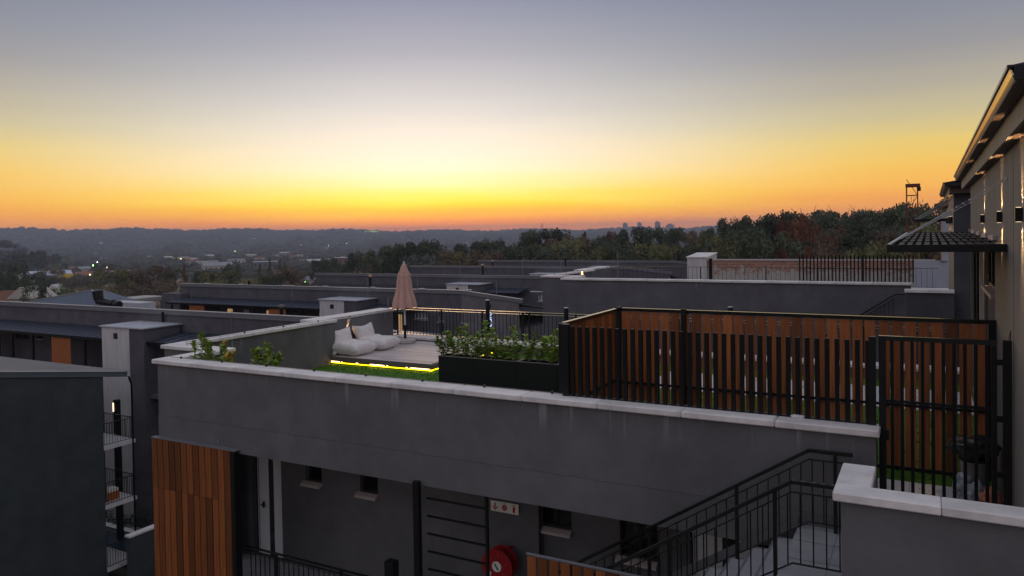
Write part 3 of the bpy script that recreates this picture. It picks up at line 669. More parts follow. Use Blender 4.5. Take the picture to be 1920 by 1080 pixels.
# ------------------------------------------------------------------ planters and plants
px_ = [-9.0, -8.13, -7.15, -6.27]
for i in range(4):
    x0 = px_[i]; x1 = (px_+[-5.40])[i+1]-.008
    lab = ['black trough planter at the left end of the row next to the deck', 'black trough planter second from the deck', 'black trough planter third from the deck', 'black trough planter half hidden behind the timber fence corner'][i]
    t = thing('planter', lab, 'planter', ((x0+x1)/2, 13.42, 0), 'black trough planters on the turf')
    for nm, q in (('front_panel', (x0, x1, 13.25, 13.275, .01, .8)), ('back_panel', (x0, x1, 13.575, 13.60, .01, .8)), ('side_panel', (x0, x0+.025, 13.276, 13.574, .01, .8)), ('side_panel', (x1-.025, x1, 13.276, 13.574, .01, .8))):
        piece(nm, *q, 'planter', t)
    rim = MB(); rim.box(x0-.004, x1+.004, 13.246, 13.28, .8, .812); rim.box(x0-.004, x1+.004, 13.57, 13.604, .8, .812); rim.box(x0-.004, x0+.03, 13.281, 13.569, .8, .812); rim.box(x1-.03, x1+.004, 13.281, 13.569, .8, .812)
    rim.build('rim', 'fascia', t)
    MB().box(x0+.026, x1-.026, 13.276, 13.574, .6, .73).build('soil', 'soil', t)
def leaf(mb, p, d, L, w_, rnd):
    d = d.normalized(); side = d.cross(Vector((0, 0, 1)))
    if side.length < .1: side = Vector((1, 0, 0))
    side.normalize(); side = (side+Vector((0, 0, rnd.uniform(-.5, .5)))).normalized(); upv = side.cross(d)
    k = len(mb.v); droop = Vector((0, 0, -L*rnd.uniform(.05, .3)))
    mb.v += [tuple(p), tuple(p+d*L*.4+side*w_+upv*w_*.35), tuple(p+d*L*.45+droop*.25), tuple(p+d*L*.4-side*w_+upv*w_*.35), tuple(p+d*L+droop)]
    mb.f += [(k, k+1, k+2), (k, k+2, k+3), (k+1, k+4, k+2), (k+2, k+4, k+3)]
def plant(label, x, y, z, h, spread, seed, group, stems=4, yellow=0.0, lscale=1.0):
    rnd = random.Random(seed); t = thing('leafy_shrub', label, 'plant', (x, y, z), group)
    lf = MB(); sm_ = MB(); ly = MB()
    for s_ in range(stems):
        an = rnd.uniform(0, 2*pi); hh = h*(1 if s_ == 0 else rnd.uniform(.5, .95)); p = Vector((x+rnd.uniform(-.03, .03), y+rnd.uniform(-.03, .03), z))
        d = Vector((cos(an)*spread*(0.2 if s_ == 0 else 1), sin(an)*spread*.6*(0.2 if s_ == 0 else 1), 1)).normalized()
        n_ = int(hh/.034); yel = rnd.random() < yellow
        for k in range(n_):
            q = p+d*(hh/n_)+Vector((rnd.uniform(-.006, .006), rnd.uniform(-.006, .006), 0)); d = (d+Vector((0, 0, .05))).normalized()
            sm_.tube(p, q, .006*(1-k/n_*.6), n_=4, cap=False); p = q
            if k > n_*.14:
                for e in range(2 if k < n_-3 else 5):
                    a2 = rnd.uniform(0, 2*pi); tip = k/n_
                    dd = Vector((cos(a2), sin(a2), rnd.uniform(.1, .9) if tip < .85 else rnd.uniform(.6, 2.0)))
                    leaf(ly if yel else lf, p, dd, rnd.uniform(.09, .16)*lscale*(1.0 if tip < .8 else .85), rnd.uniform(.022, .038)*lscale, rnd)
    if lf.v: lf.build('leaves', 'leaf', t)
    if ly.v: ly.build('leaves', 'leaf_yellow', t)
    sm_.build('stem', 'stem', t)
PG = 'leafy shrubs in the black planters'
spec = [(-8.92, .50, 'smallest leafy shrub at the left end of the planters next to the deck'), (-8.62, .60, 'tall open leafy shrub in the left planter'), (-8.42, .66, 'bushy bright shrub beside the tall one in the left planter'), (-8.16, .5, 'shrub leaning over the joint of the first two planters'),
        (-7.98, .74, 'tall shrub with a single high shoot in the second planter'), (-7.72, .46, 'low leafy shrub in the middle of the second planter'), (-7.5, .42, 'low dark shrub before the lamp post'), (-7.28, .66, 'upright shrub with a pointed tip in the second planter'),
        (-7.02, .52, 'spreading shrub at the left of the third planter'), (-6.78, .58, 'dense shrub in the third planter with clustered tips'), (-6.52, .5, 'low shrub with narrow leaves in the third planter'), (-6.22, .60, 'tall leafy shrub nearest the timber fence corner'), (-6.38, .66, 'pointed shrub at the end of the third planter'), (-6.05, .55, 'leafy shrub pressed against the fence post')]
for i, (x, h_, lab) in enumerate(spec): plant(lab, x, 13.42+random.uniform(-.07, .07), .72, h_*1.05, .5, 20+i, PG, stems=5, lscale=1.05)
GG = 'young shrubs in the corner bed behind the front coping'
for i, (x, h_, lab, yl) in enumerate([(-11.78, 1.5, 'tallest green shrub in the corner bed behind the coping', 0), (-11.52, 1.34, 'small green shrub right of the tallest one in the corner bed', 0), (-11.33, 1.34, 'yellowing shrub with pale leaves in the corner bed', 1), (-11.12, 1.30, 'thin sprig right of the yellowing shrub', .2),
                                      (-10.45, 1.26, 'small pale green shrub left in the group before the side wall', .2), (-10.26, 1.36, 'leafy green shrub in the middle of the group before the side wall', 0), (-10.05, 1.32, 'single leafy sprig right in the group before the side wall', 0)]):
    plant(lab, x, 9.62+.06*(i % 3), .0, h_+.05, .30, 60+i, GG, stems=8, yellow=yl, lscale=1.15)
# ------------------------------------------------------------------ timber fence, bar fence, gate
tf = thing('timber_fence', 'tall fence of vertical brown timber boards in a black frame', 'fence', (-1.8, 11.65, 0))
FY = 11.65
piece('post', -4.45, -4.36, FY-.04, FY+.05, 0, 2.12, 'black', tf); piece('post', .66, .748, FY-.04, FY+.05, 0, 2.11, 'black', tf)
piece('post', -3.36, -3.29, FY-.10, FY-.03, 0, 2.13, 'black', tf); piece('post', -4.44, -4.35, 9.44, 9.53, 1.15, 2.10, 'black', tf)
MB().bar((-4.36, FY, 2.085), (.66, FY, 2.085), .06, .05).build('top_rail', 'rail', tf)
MB().bar((-4.41, 9.53, 2.085), (-4.41, FY-.04, 2.085), .06, .045).build('top_rail', 'rail', tf)
MB().bar((-4.36, FY-.04, .92), (.66, FY-.04, .92), .03, .035).build('middle_rail', 'black', tf)
MB().bar((-4.38, 9.53, .98), (-4.38, FY-.04, .98), .03, .035).build('middle_rail', 'black', tf)
MB().bar((-4.36, FY, .05), (.66, FY, .05), .04, .05).build('bottom_rail', 'black', tf)
x = -4.35; k = 0
gaps = [.028, .030, .026, .034, .028, .030, .05, .028]
while x < .60:
    g_ = gaps[k % 8]; w_ = .135
    piece('board', x, x+w_, FY-.012, FY+.012, .08, 2.055+random.uniform(-.003, .002), 'wood_fence', tf); x += w_+g_*.85; k += 1
y = 9.56
while y < 11.48:
    piece('board', -4.425, -4.40, y, y+.135, 1.16 if y < 9.4 else .1, 2.055, 'wood_fence', tf); y += .150
bf = thing('bar_fence', 'row of upright square black bars standing on the front coping', 'fence', (-2.5, 9.4, 1.15))
piece('end_post', -4.33, -4.24, 9.30, 9.40, 1.152, 2.11, 'black', bf)
n_ = 35
for i in range(n_):
    x = -4.19+i*(3.58/(n_-1)); piece('upright_bar', x-.024, x+.024, 9.32, 9.368, 1.152, 2.085+random.uniform(-.004, .004), 'bar', bf)
MB().box(-4.24, -.56, 9.325, 9.363, 1.151, 1.162).build('base_plate', 'black', bf)
gt = thing('gate', 'black barred gate closing the terrace at the top of the stairs', 'gate', (0, 9.35, 0))
for (a, b) in ((-.60, -.53), (-.50, -.43)): piece('gate_post', a, b, 9.315, 9.385, -.05, 2.13, 'black', gt)
piece('gate_post', .655, .735, 9.31, 9.39, -.05, 2.15, 'black', gt)
MB().bar((-.5, 9.35, 2.12), (.60, 9.35, 2.12), .05, .05).build('top_rail', 'rail', gt)
MB().bar((-.43, 9.35, 1.43), (.56, 9.35, 1.43), .03, .03).build('middle_rail', 'black', gt)
MB().bar((-.43, 9.35, .06), (.56, 9.35, .06), .04, .04).build('bottom_rail', 'black', gt)
piece('frame_bar', .555, .605, 9.325, 9.375, .04, 2.095, 'black', gt)
for i in range(10): x = -.37+i*.0985; piece('gate_bar', x-.017, x+.017, 9.333, 9.367, .08, 2.095, 'bar', gt)
for z in (.75, 1.33, 1.92): piece('hinge', .606, .654, 9.335, 9.365, z-.03, z+.03, 'black', gt)
MB().box(-.50, -.40, 9.30, 9.314, 1.0, 1.12).build('lock_box', 'black', gt)
# bin with refuse
t = thing('litter_bin', 'pale grey pedestal bin behind the gate bars', 'bin', (.46, 10.85, 0))
MB().tube((.46, 10.85, .022), (.46, 10.85, .48), .11, .15, 18).build('body', 'bin', t); MB().tube((.46, 10.85, .48), (.46, 10.85, .51), .16, .16, 18).build('rim', 'black', t)
def bag(name, label, c, r, mt, seed, cat='bag', flat=.8):
    bm = bmesh.new(); bmesh.ops.create_icosphere(bm, subdivisions=4, radius=1); rnd = random.Random(seed); P = [Vector((rnd.uniform(-1, 1), rnd.uniform(-1, 1), rnd.uniform(-1, 1))).normalized()*rnd.uniform(2, 7) for _ in range(9)]
    for v in bm.verts:
        d = 1+sum(sin(v.co.dot(q)*1.6+i)*.05 for i, q in enumerate(P)); v.co = Vector((v.co.x*r[0]*d, v.co.y*r[1]*d, max(-.85, v.co.z)*r[2]*d))
    me = bpy.data.meshes.new(name); bm.to_mesh(me); bm.free(); me.materials.append(MT[mt])
    for p_ in me.polygons: p_.use_smooth = True
    o = bpy.data.objects.new(name, me); COL.objects.link(o); o.location = c; tag(o, label, cat); return o
bag('bin_bag', 'shiny black refuse bag bulging over the bin behind the gate', (.46, 10.83, .64), (.27, .26, .13), 'bag_black', 3)
bag('shopping_bag', 'blue and white printed plastic bag on the ground before the bin', (.33, 10.55, .19), (.10, .12, .19), 'bag_blue', 5)
bag('shopping_bag', 'crumpled blue white bag between the bin and the orange bag', (.46, 10.42, .17), (.11, .10, .18), 'bag_blue', 9)
bag('shopping_bag', 'orange and white printed bag beside the hinge post of the gate', (.61, 10.25, .17), (.10, .12, .18), 'bag_orange', 12)
bag('crumpled_paper', 'small crumpled white plastic on the coping below the bar fence', (-1.35, 9.33, 1.158), (.07, .04, .03), 'paper', 14, 'litter')

# ------------------------------------------------------------------ right building with pergola
def facade_block(dy, dz, x0, ya, yb, label, z_soffit=4.15, first=True):
    t = thing('apartment_block', label, 'building', (x0+2, (ya+yb)/2, -12))
    w = MB(); holes = []
    if first: holes = [(11.85, 14.0, 0, 3.04), (14.35, 18.52, 0, 3.04)]
    wall_x(w, x0, x0+.3, ya, yb, -12, z_soffit, holes); w.build('facade_wall', 'facade', t)
    MB().box(x0+.302, x0+8, ya+.01, yb-.01, -12, z_soffit-.002).build('core_wall', 'plaster', t)
    if not first: MB().box(x0-.004, x0+8, ya-.03, ya+.008, -12, z_soffit-.004).build('end_wall', 'plaster_end', t)
    xb = x0-.12
    n_ = 12
    for i in range(n_):
        a = ya-.4+(yb+1.3-ya+.4)*i/n_; b = ya-.4+(yb+1.3-ya+.4)*(i+1)/n_
        piece('band_panel', xb, xb+.03, a+.003, b-.003, z_soffit-.01, z_soffit+.19, 'band', t)
    MB().box(xb+.031, x0+8, ya-.4, yb+1.3, z_soffit+.003, z_soffit+.19).build('soffit', 'soffit', t)
    xs = x0-.23; zz = z_soffit+.192
    MB().box(xs+.001, x0+8, ya-.7, yb+1.2, zz, zz+.01).build('upper_soffit', 'soffit', t)
    # flared metal fascia and gutter, leaning outwards
    def strip(name, xa, za, xc, zc, mt, th=.012):
        MB().prism([(xa, za), (xc, zc), (xc+th, zc), (xa+th, za)], 'y', ya-.72, yb+1.22).build(name, mt, t)
    strip('drip_edge', xs-.002, zz-.012, xs-.004, zz+.006, 'band')
    strip('lower_fascia', xs-.005, zz+.008, xs-.014, zz+.030, 'gutter')
    strip('metal_fascia', xs-.014, zz+.031, xs-.030, zz+.072, 'gloss')
    MB().prism([(xs-.032, zz+.073), (xs-.045, zz+.078), (xs-.045, zz+.105), (xs-.012, zz+.105)], 'y', ya-.73, yb+1.23).build('gutter', 'gutter', t)
    MB().box(xs-.006, x0+8, ya-.735, ya-.722, zz, zz+.10).build('gable_fascia', 'gutter', t)
    MB().prism([(xs-.02, zz+.106), (x0+8, zz+1.4), (x0+8, zz+1.38), (xs-.02, zz+.09)], 'y', ya-.71, yb+1.21).build('roof', 'roof_dark', t)
    return t
RB = facade_block(0, 0, .75, 7.05, 18.6, 'pale concrete clad building rising along the right edge', 4.15)
# glazing, frames and sills
for (ya, yb, z0, z1, mull) in ((11.85, 14.0, 2.42, 3.04, 3), (14.35, 18.52, 0, 3.04, 4)):
    fr = MB(); s_ = (yb-ya)/mull
    for i in range(mull+1): yy = ya+i*s_; fr.box(.80, .86, max(ya, yy-.03), min(yb, yy+.03), z0, z1)
    fr.box(.80, .86, ya, yb, z0, z0+.05); fr.box(.80, .86, ya, yb, z1-.05, z1)
    f = fr.build('window', 'frame', RB)
    for i in range(mull): MB().box(.825, .832, ya+i*s_+.03, ya+(i+1)*s_-.03, z0+.05, z1-.05).build('pane', 'glass', f)
    MB().box(.9, .905, ya, yb, z0, z1).build('curtain', 'curtain', f)
for i in range(3): piece('sill', .70, .80, 11.87+i*.70, 11.87+i*.70+.67, 2.36, 2.415, 'sill', RB)
MB().box(.79, .86, 11.85, 14.0, .0, 2.355).build('infill_panel', 'plaster_end', RB)
piece('downpipe', .69, .745, 14.13, 14.2, 0, 3.02, 'white_plaster', RB)
# panel joints in the cladding
for yy in (9.3,): MB().box(.7465, .749, yy, yy+.008, .0, 4.14).build('joint', 'soffit', RB)
MB().prism([(9.62, 2.0), (9.62, 2.22), (9.86, 2.1), (9.86, 2.0)], 'x', .742, .749).build('vent_opening', 'frame', RB)
labs = ['black up and down wall light nearest the camera at the right edge', 'black up and down wall light second from the right edge of the picture', 'black up and down wall light farthest along the concrete wall', 'black wall light at the very edge close to the camera']
for i, yy in enumerate((8.45, 10.71, 14.0)):
    t = thing('wall_light', labs[i], 'wall light', (.75, yy, 3.43), 'up and down lights on the right facade')
    MB().box(.69, .748, yy-.045, yy+.045, 3.37, 3.50).build('housing', 'black', t)
    MB().box(.70, .74, yy-.03, yy+.03, 3.501, 3.503).build('lens', 'warm_dim', t); MB().box(.70, .74, yy-.03, yy+.03, 3.367, 3.369).build('lens', 'warm_dim', t)
    spot('lamp', (.728, yy, 3.515), (.755, yy, 4.1), 55, 52, t, blend=1.0, radius=.02); spot('lamp', (.728, yy, 3.355), (.765, yy, 2.6), 75, 52, t, blend=1.0, radius=.02)
# pergola awning on tie rods
def pergola(dy, dz, label, full=True):
    t = thing('pergola_awning', label, 'awning', (.2, 10+dy, 3.1+dz))
    xa, xb = -.39, .745; ya, yb = 9.95+dy, 18.3+dy; z0 = 3.045+dz
    n_ = 6; SL = .07/8.4
    def zz(y): return z0+(y-ya)*SL
    ys = [ya, 11.45+dy, 12.95+dy, 14.6+dy, 16.3+dy, yb-.05]
    for yy in ys: MB().box(xa, xb, yy, yy+.05, zz(yy), zz(yy)+.085).build('cross_beam', 'black', t)
    MB().prism([(ya, z0), (yb, zz(yb)), (yb, zz(yb)+.085), (ya, z0+.085)], 'x', xa-.05, xa-.002).build('edge_beam', 'black', t)
    MB().prism([(ya+.01, z0+.086), (yb-.01, zz(yb)+.086), (yb-.01, zz(yb)+.094), (ya+.01, z0+.094)], 'x', xa-.045, xa-.01).build('edge_angle', 'slab', t)
    if full:
        for i in range(12):
            x = xa+.055+i*(1.075/11.6)
            MB().prism([(ya+.052, z0+.03), (yb-.052, zz(yb)+.03), (yb-.052, zz(yb)+.075), (ya+.052, z0+.075)], 'x', x, x+.056).build('louvre', 'bar', t)
        for yy in ys[1:]: MB().box(.70, .745, yy-.02, yy+.9 if yy+.9 < yb else yb, zz(yy)+.09, zz(yy)+.15).build('wall_flashing', 'sill', t)
    for yy, zt_ in ((ya+.03, .70), (ys[2], .66), (ys[4], .66)):
        a = Vector((xa-.02, yy, z0+.09)); b = Vector((.745, yy, z0+zt_+.10))
        MB().tube(a, a.lerp(b, .55), .006, n_=6).build('tie_rod', 'white_metal', t)
        c_ = MB(); N_ = 16
        for k in range(N_):
            p = a.lerp(b, .55+.43*k/N_); q = a.lerp(b, .55+.43*(k+.8)/N_); c_.bar(p, q, .004 if k % 2 else .016, .016 if k % 2 else .004)
        c_.tube(b-Vector((.02, 0, 0)), b, .018, n_=8); c_.build('chain', 'white_metal', t)
    return t
pergola(0, 0, 'black slatted pergola awning hung from the concrete facade on tie rods')

# ------------------------------------------------------------------ second terrace block beyond
DY, DZ = 17.65, .42
T2, zt2 = terrace_block(DY, DZ, 'dark grey apartment block beyond the timber fence with its own roof terrace', 'plaster2', False)
MB().box(-12.38, -.55, 9.377+DY, 18.57+DY, -12, -.03+DZ).build('wall', 'plaster2', T2)
MB().box(-13.9, -12.385, 10.67+DY, 18.57+DY, -12, -.03+DZ).build('wall', 'plaster2', T2)
MB().box(-12.384, -.52, 9.145+DY, 9.37+DY, -12, -.335+DZ).build('lower_wall', 'plaster2', T2)
t = thing('wall_light', 'warm glowing wall light on the parapet of the terrace block beyond', 'wall light', (-13.7, 34, 1.2))
MB().box(-13.70, -13.64, 31.6, 31.68, 1.30, 1.42).build('housing', 'black', t); MB().box(-13.69, -13.63, 31.6, 31.68, 1.421, 1.43).build('lens', 'warm', t)
spot('lamp', (-13.62, 31.64, 1.44), (-13.75, 31.64, 2.0), 6, 110, t)
bt2 = thing('bar_fence', 'row of upright black bars on the farther coping before the brick wall', 'fence', (-2, 27.1, 1.57))
for i in range(31):
    x = -3.82+i*(3.36/30); piece('upright_bar', x-.02, x+.02, 27.08, 27.12, 1.572, 2.42+random.uniform(-.01, .01), 'bar', bt2)
piece('post', -1.94, -1.86, 27.06, 27.14, 1.572, 2.42, 'black', bt2)
MB().box(-3.82, -.46, 27.125, 27.14, 1.97, 1.99).build('middle_rail', 'black', bt2)
balustrade('terrace_balustrade', 'thin black balustrade along the far edge of the terrace beyond', [(-14.2, 18.34+DY, .72), (-14.2, 18.75+DY, .72), (-12.0, 18.75+DY, .72)], .83, .05, .24, [(-14.2, 18.75+DY, .72)])
balustrade('terrace_balustrade', 'thin black balustrade before the brick wall on the terrace beyond', [(-12.0, 18.75+DY, .72), (.3, 18.75+DY, .72)], .83, .05, .20, [(-9.6, 18.75+DY, .72), (-6.6, 18.75+DY, .72), (-4.4, 18.75+DY, .72)], second=.0001)
t = thing('lamp_post', 'black lamp post in front of the brick wall on the terrace beyond', 'lamp post', (-9.2, 36.7, -1))
MB().tube((-9.2, 36.7, -1), (-9.2, 36.7, 1.95), .09, n_=12).build('pole', 'black', t); MB().tube((-9.2, 36.7, 1.95), (-9.2, 36.7, 1.97), .095, n_=12).build('cap', 'slab', t)
t = thing('stair_railing', 'black stair railing against the dark wall of the block beyond', 'railing', (-1.3, 26.5, 0))
a = Vector((-3.6, 26.6, -.6)); b = Vector((-.95, 26.6, 1.22)); c_ = Vector((-.66, 26.6, 1.22)); U = Vector((0, 0, 1))
MB().bar(a, b, .05, .04).build('handrail', 'rail', t); MB().bar(b, c_, .05, .04).build('handrail', 'rail', t)
MB().bar(a-U*.12, b-U*.12, .02, .02).build('rail', 'rail', t)
for i in range(22):
    q = a.lerp(b, (i+.5)/22); piece('baluster', q.x-.006, q.x+.006, q.y-.006, q.y+.006, q.z-.85, q.z-.12, 'bar', t)
nw2 = thing('parapet_wall', 'dark parapet with pale coping at the stairs of the block beyond', 'wall', (0, 24.6, -12))
MB().box(-.58, .597, 24.58, 24.8, -12, 1.45).build('wall', 'plaster_end', nw2)
MB().box(-.64, -.05, 24.52, 24.86, 1.452, 1.53).build('coping_stone', 'coping', nw2); MB().box(-.045, .598, 24.52, 24.86, 1.452, 1.53).build('coping_stone', 'coping', nw2)
R2 = facade_block(0, 0, .60, 24.9, 32.2, 'concrete clad building beyond with dark end wall and glowing wall lights', 4.22, False)
for i, yy in enumerate((26.2, 28.2, 30.4)):
    t = thing('wall_light', ['nearest', 'middle', 'farthest'][i]+' of three small wall lights on the building beyond', 'wall light', (.6, yy, 3.6), 'wall lights on the building beyond')
    MB().box(.49, .597, yy-.09, yy+.09, 3.40, 3.60).build('housing', 'black', t); MB().box(.50, .59, yy-.08, yy+.08, 3.601, 3.604).build('lens', 'warm_dim', t)
    spot('lamp', (.565, yy, 3.62), (.605, yy, 4.1), 110, 44, t, blend=1); spot('lamp', (.565, yy, 3.38), (.61, yy, 2.8), 110, 44, t, blend=1)
pergola(DY, DZ, 'far black pergola awning seen edge on above the first one', False)
t = thing('pale_wall', 'pale blue grey garden wall with a column beside the black bars', 'wall', (0, 42, -4))
MB().box(-.67, .76, 42, 42.3, -4, 1.64).build('wall', 'grey_blue', t); MB().box(.49, .76, 41.9, 42.296, 1.643, 4.0).build('column', 'grey_blue', t); MB().box(.44, .488, 41.9, 42.3, 1.643, 4.0).build('timber_edge', 'wood_far', t)
MB().box(.78, 6, 42, 48, -12, 4.2).build('house_wall', 'white_plaster', t); MB().prism([(.2, 4.25), (.2, 4.35), (4, 5.2), (6.2, 4.9), (6.2, 4.25)], 'y', 41.2, 49).build('roof', 'soffit', t)
t = thing('brick_wall', 'long old red brick wall with worn whitewash behind the terrace', 'wall', (-5.6, 45, -10))
o = MB().box(-11.45, .2, 45.0, 45.35, -10, 1.50).build('wall', 'brick', t, off=(-5.6, 45, 0)); MB().box(-11.5, .25, 44.96, 45.39, 1.502, 1.58).build('coping', 'sill', t)
t = thing('pale_end_wall', 'pale rendered end wall left of the long brick wall', 'wall', (-12, 45, -10))
MB().prism([(45.0, -10), (45, 1.66), (47.4, 1.84), (47.4, -10)], 'x', -12.66, -11.5).build('wall', 'white_plaster', t); MB().prism([(44.95, 1.663), (44.95, 1.72), (47.45, 1.905), (47.45, 1.848)], 'x', -12.72, -11.44).build('coping', 'coping', t)

# ------------------------------------------------------------------ rows of apartment blocks
NAMES = ['nearest', 'second', 'third', 'fourth', 'fifth']
def row(i):
    Y = 29.3+17.6*i; near = i < 2
    zP = [-.80, -.80, -.82, -.80, -.80][i]; x0, xk, x1 = -60, -29.75, -24.8
    if i == 0: xk, x1 = -27.0, -22.2
    lab = ['long charcoal apartment block crossing behind the lounge terrace', 'long charcoal apartment block behind the parasol with a sloping right end', 'long charcoal apartment block with small lit windows on its right part', 'long charcoal apartment block fourth in the row near the trees', 'farthest long charcoal apartment block just below the trees'][i]
    b = thing('long_apartment_block', lab, 'building', (-42, Y+3, -12.5), 'long charcoal blocks in parallel rows')
    wins = []
    if i == 0: wins = [(-54.2, -52.6, -3.25, -2.65), (-51.7, -51.1, -3.1, -2.5), (-49.8, -49.3, -3.2, -2.5), (-56.5, -56, -4.9, -2.9)]
    if i == 1: wins = [(-33.95, -32.75, -3.0, -2.55), (-31.8, -31.3, -3.1, -2.6), (-29.75, -29.3, -3.1, -2.6), (-35.6, -35.1, -4.6, -2.5), (-37.6, -36.1, -3.5, -2.9)]
    if i == 2: wins = [(-32.4, -31.75, -3.15, -2.5), (-30.3, -29.95, -3.2, -2.4), (-32.35, -31.75, -5.5, -4.8)]
    if i == 3: wins = [(-25.6, -25.15, -2.1, -1.7), (-27.6, -27.2, -2.2, -1.8)]
    w = MB(); wall_y(w, Y, Y+.3, x0, xk if i in (1,) else xk, -12.5, zP-.25, wins); w.build('wall', 'plaster_row', b)
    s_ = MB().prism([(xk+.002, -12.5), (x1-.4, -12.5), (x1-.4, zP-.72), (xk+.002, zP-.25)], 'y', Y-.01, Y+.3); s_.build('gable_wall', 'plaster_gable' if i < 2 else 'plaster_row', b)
    MB().prism([(x0, -12.5), (x1-.45, -12.5), (x1-.45, zP-2.7), (x0, zP-2.7)], 'y', Y+.302, Y+10.5).build('core', 'plaster_row', b)
    MB().prism([(x0-.1, zP-.245), (xk, zP-.245), (x1, zP-.75), (x1, zP-.51), (xk, zP), (x0-.1, zP)], 'y', Y-.09, Y+.12).build('parapet_fascia', 'fascia', b)
    MB().prism([(x0-.1, zP+.003), (xk, zP+.003), (x1, zP-.507), (x1, zP-.48), (xk, zP+.03), (x0-.1, zP+.03)], 'y', Y-.11, Y+.2).build('flashing', 'roof_pale' if near else 'fascia', b)
    ZR = [zP-.34, zP-.34, zP-.84]; XR = [x0, xk, x1-.2]; pr = MB()
    for a_ in (0, 1):
        pr.hexa([(XR[a_], Y+.31, ZR[a_]-.06), (XR[a_+1], Y+.31, ZR[a_+1]-.06), (XR[a_+1], Y+11, ZR[a_+1]-1.9), (XR[a_], Y+11, ZR[a_]-1.9), (XR[a_], Y+.31, ZR[a_]), (XR[a_+1], Y+.31, ZR[a_+1]), (XR[a_+1], Y+11, ZR[a_+1]-1.84), (XR[a_], Y+11, ZR[a_]-1.84)])
    pr.build('roof', 'roof_blue', b)
    for (a0, a1, c0, c1) in wins:
        f = MB(); f.box(a0, a1, Y+.1, Y+.15, c0, c0+.05); f.box(a0, a1, Y+.1, Y+.15, c1-.05, c1)
        nn = max(1, int((a1-a0)/.3))
        for k in range(nn+1): xx = a0+(a1-a0)*k/nn; f.box(xx-.02, xx+.02, Y+.1, Y+.15, c0, c1)
        ff = f.build('window', 'white_door' if i else 'frame', b)
        MB().box(a0, a1, Y+.16, Y+.18, c0, c1).build('pane', 'lit' if (i == 1 and a0 < -35 and a1-a0 < 1) else ('glass_sky' if i else 'glass'), ff)
        if a1-a0 < 1.5: MB().box(a0-.08, a1+.02, Y-.06, Y+.1, c0-.1, c0-.03).build('sill', 'sill', ff)
    # lean-to roof over the walkway, slabs, posts, timber panels
    xr = -33.4
    MB().prism([(Y-.1, -1.98), (Y-2.25, -2.26), (Y-2.25, -2.30), (Y-.1, -2.02)], 'x', x0+1, xr).build('walkway_roof', 'roof_dark', b)
    MB().box(x0+1, xr, Y-2.32, Y-2.255, -2.42, -2.262).build('gutter', 'gutter', b)
    if i < 2:
        cl = MB(); q = x0+1.4
        while q < xr-.4:
            cl.prism([(Y-.12, -1.974), (Y-2.24, -2.252), (Y-2.24, -2.235), (Y-.12, -1.957)], 'x', q, q+.04); q += .72
        o = cl.build('roof_ribs', 'roof_dark', b); o['kind'] = 'stuff'
    for k, zz in enumerate((-5.15, -7.95, -10.7)):
        if k == 0 or i == 0: MB().box(x0+1, xr+.2, Y-2.2, Y-.002, zz-.2, zz).build('walkway_slab', 'plaster_row', b)
    for xx in (-46.30, -56.1) if i == 0 else (-56.1, -46.7):
        for k in range(8):
            piece('timber_board', xx+k*.235, xx+k*.235+.215, Y-2.2, Y-2.16, -5.1, -2.45, 'wood_far', b)
    if i < 2:
        for xx in (-58.5, -52.6, -50.6, -48.4, -43.2, -34.6): piece('walkway_post', xx, xx+.12, Y-2.2, Y-2.08, -5.1, -2.45, 'black', b)
        for (a0, lit) in ((-53.9, 1), (-51.9, 0), (-49.2, 1), (-43.3, 1)):
            if i == 1: MB().box(a0, a0+.6, Y-.03, Y-.004, -5.1, -2.9).build('lit_door', 'lit' if lit else 'white_door', b)
    if i == 0:
        balustrade('walkway_balustrade', 'black walkway balustrade under the lean-to roof of the nearest long block', [(-59, Y-2.15, -5.15), (-41.5, Y-2.15, -5.15)], 1.05, .05, .45, [])
    # lift tower
    tl = ['pale and dark stair tower with flat slab roof at the left', 'small pale stair tower left of the parasol', 'stair tower right of the parasol with flat roof', 'flat roofed stair tower below the trees', 'most distant stair tower roof'][i]
    t = thing('stair_tower', tl, 'tower', (-39.3, Y-1.2, -12.5), 'stair towers of the long blocks')
    MB().box(-41.0, -37.42, Y-2.45, Y-.15, -12.5, -1.57).build('shaft', 'plaster_row', t)
    MB().box(-41.02, -38.62, Y-2.47, Y-2.452, -12.5, -1.572).build('pale_panel', 'white_plaster', t)
    MB().box(-39.96, -39.62, Y-2.49, Y-2.471, -2.2, -1.88).build('vent', 'frame', t)
    MB().box(-41.12, -37.3, Y-2.58, Y-.02, -1.566, -1.50).build('roof_slab', 'slab', t)
    if i == 0: MB().box(-41.02, -38.62, Y-2.475, Y-2.4705, -3.93, -3.915).build('joint', 'fascia', t)
    return b
rows = [row(i) for i in range(5)]
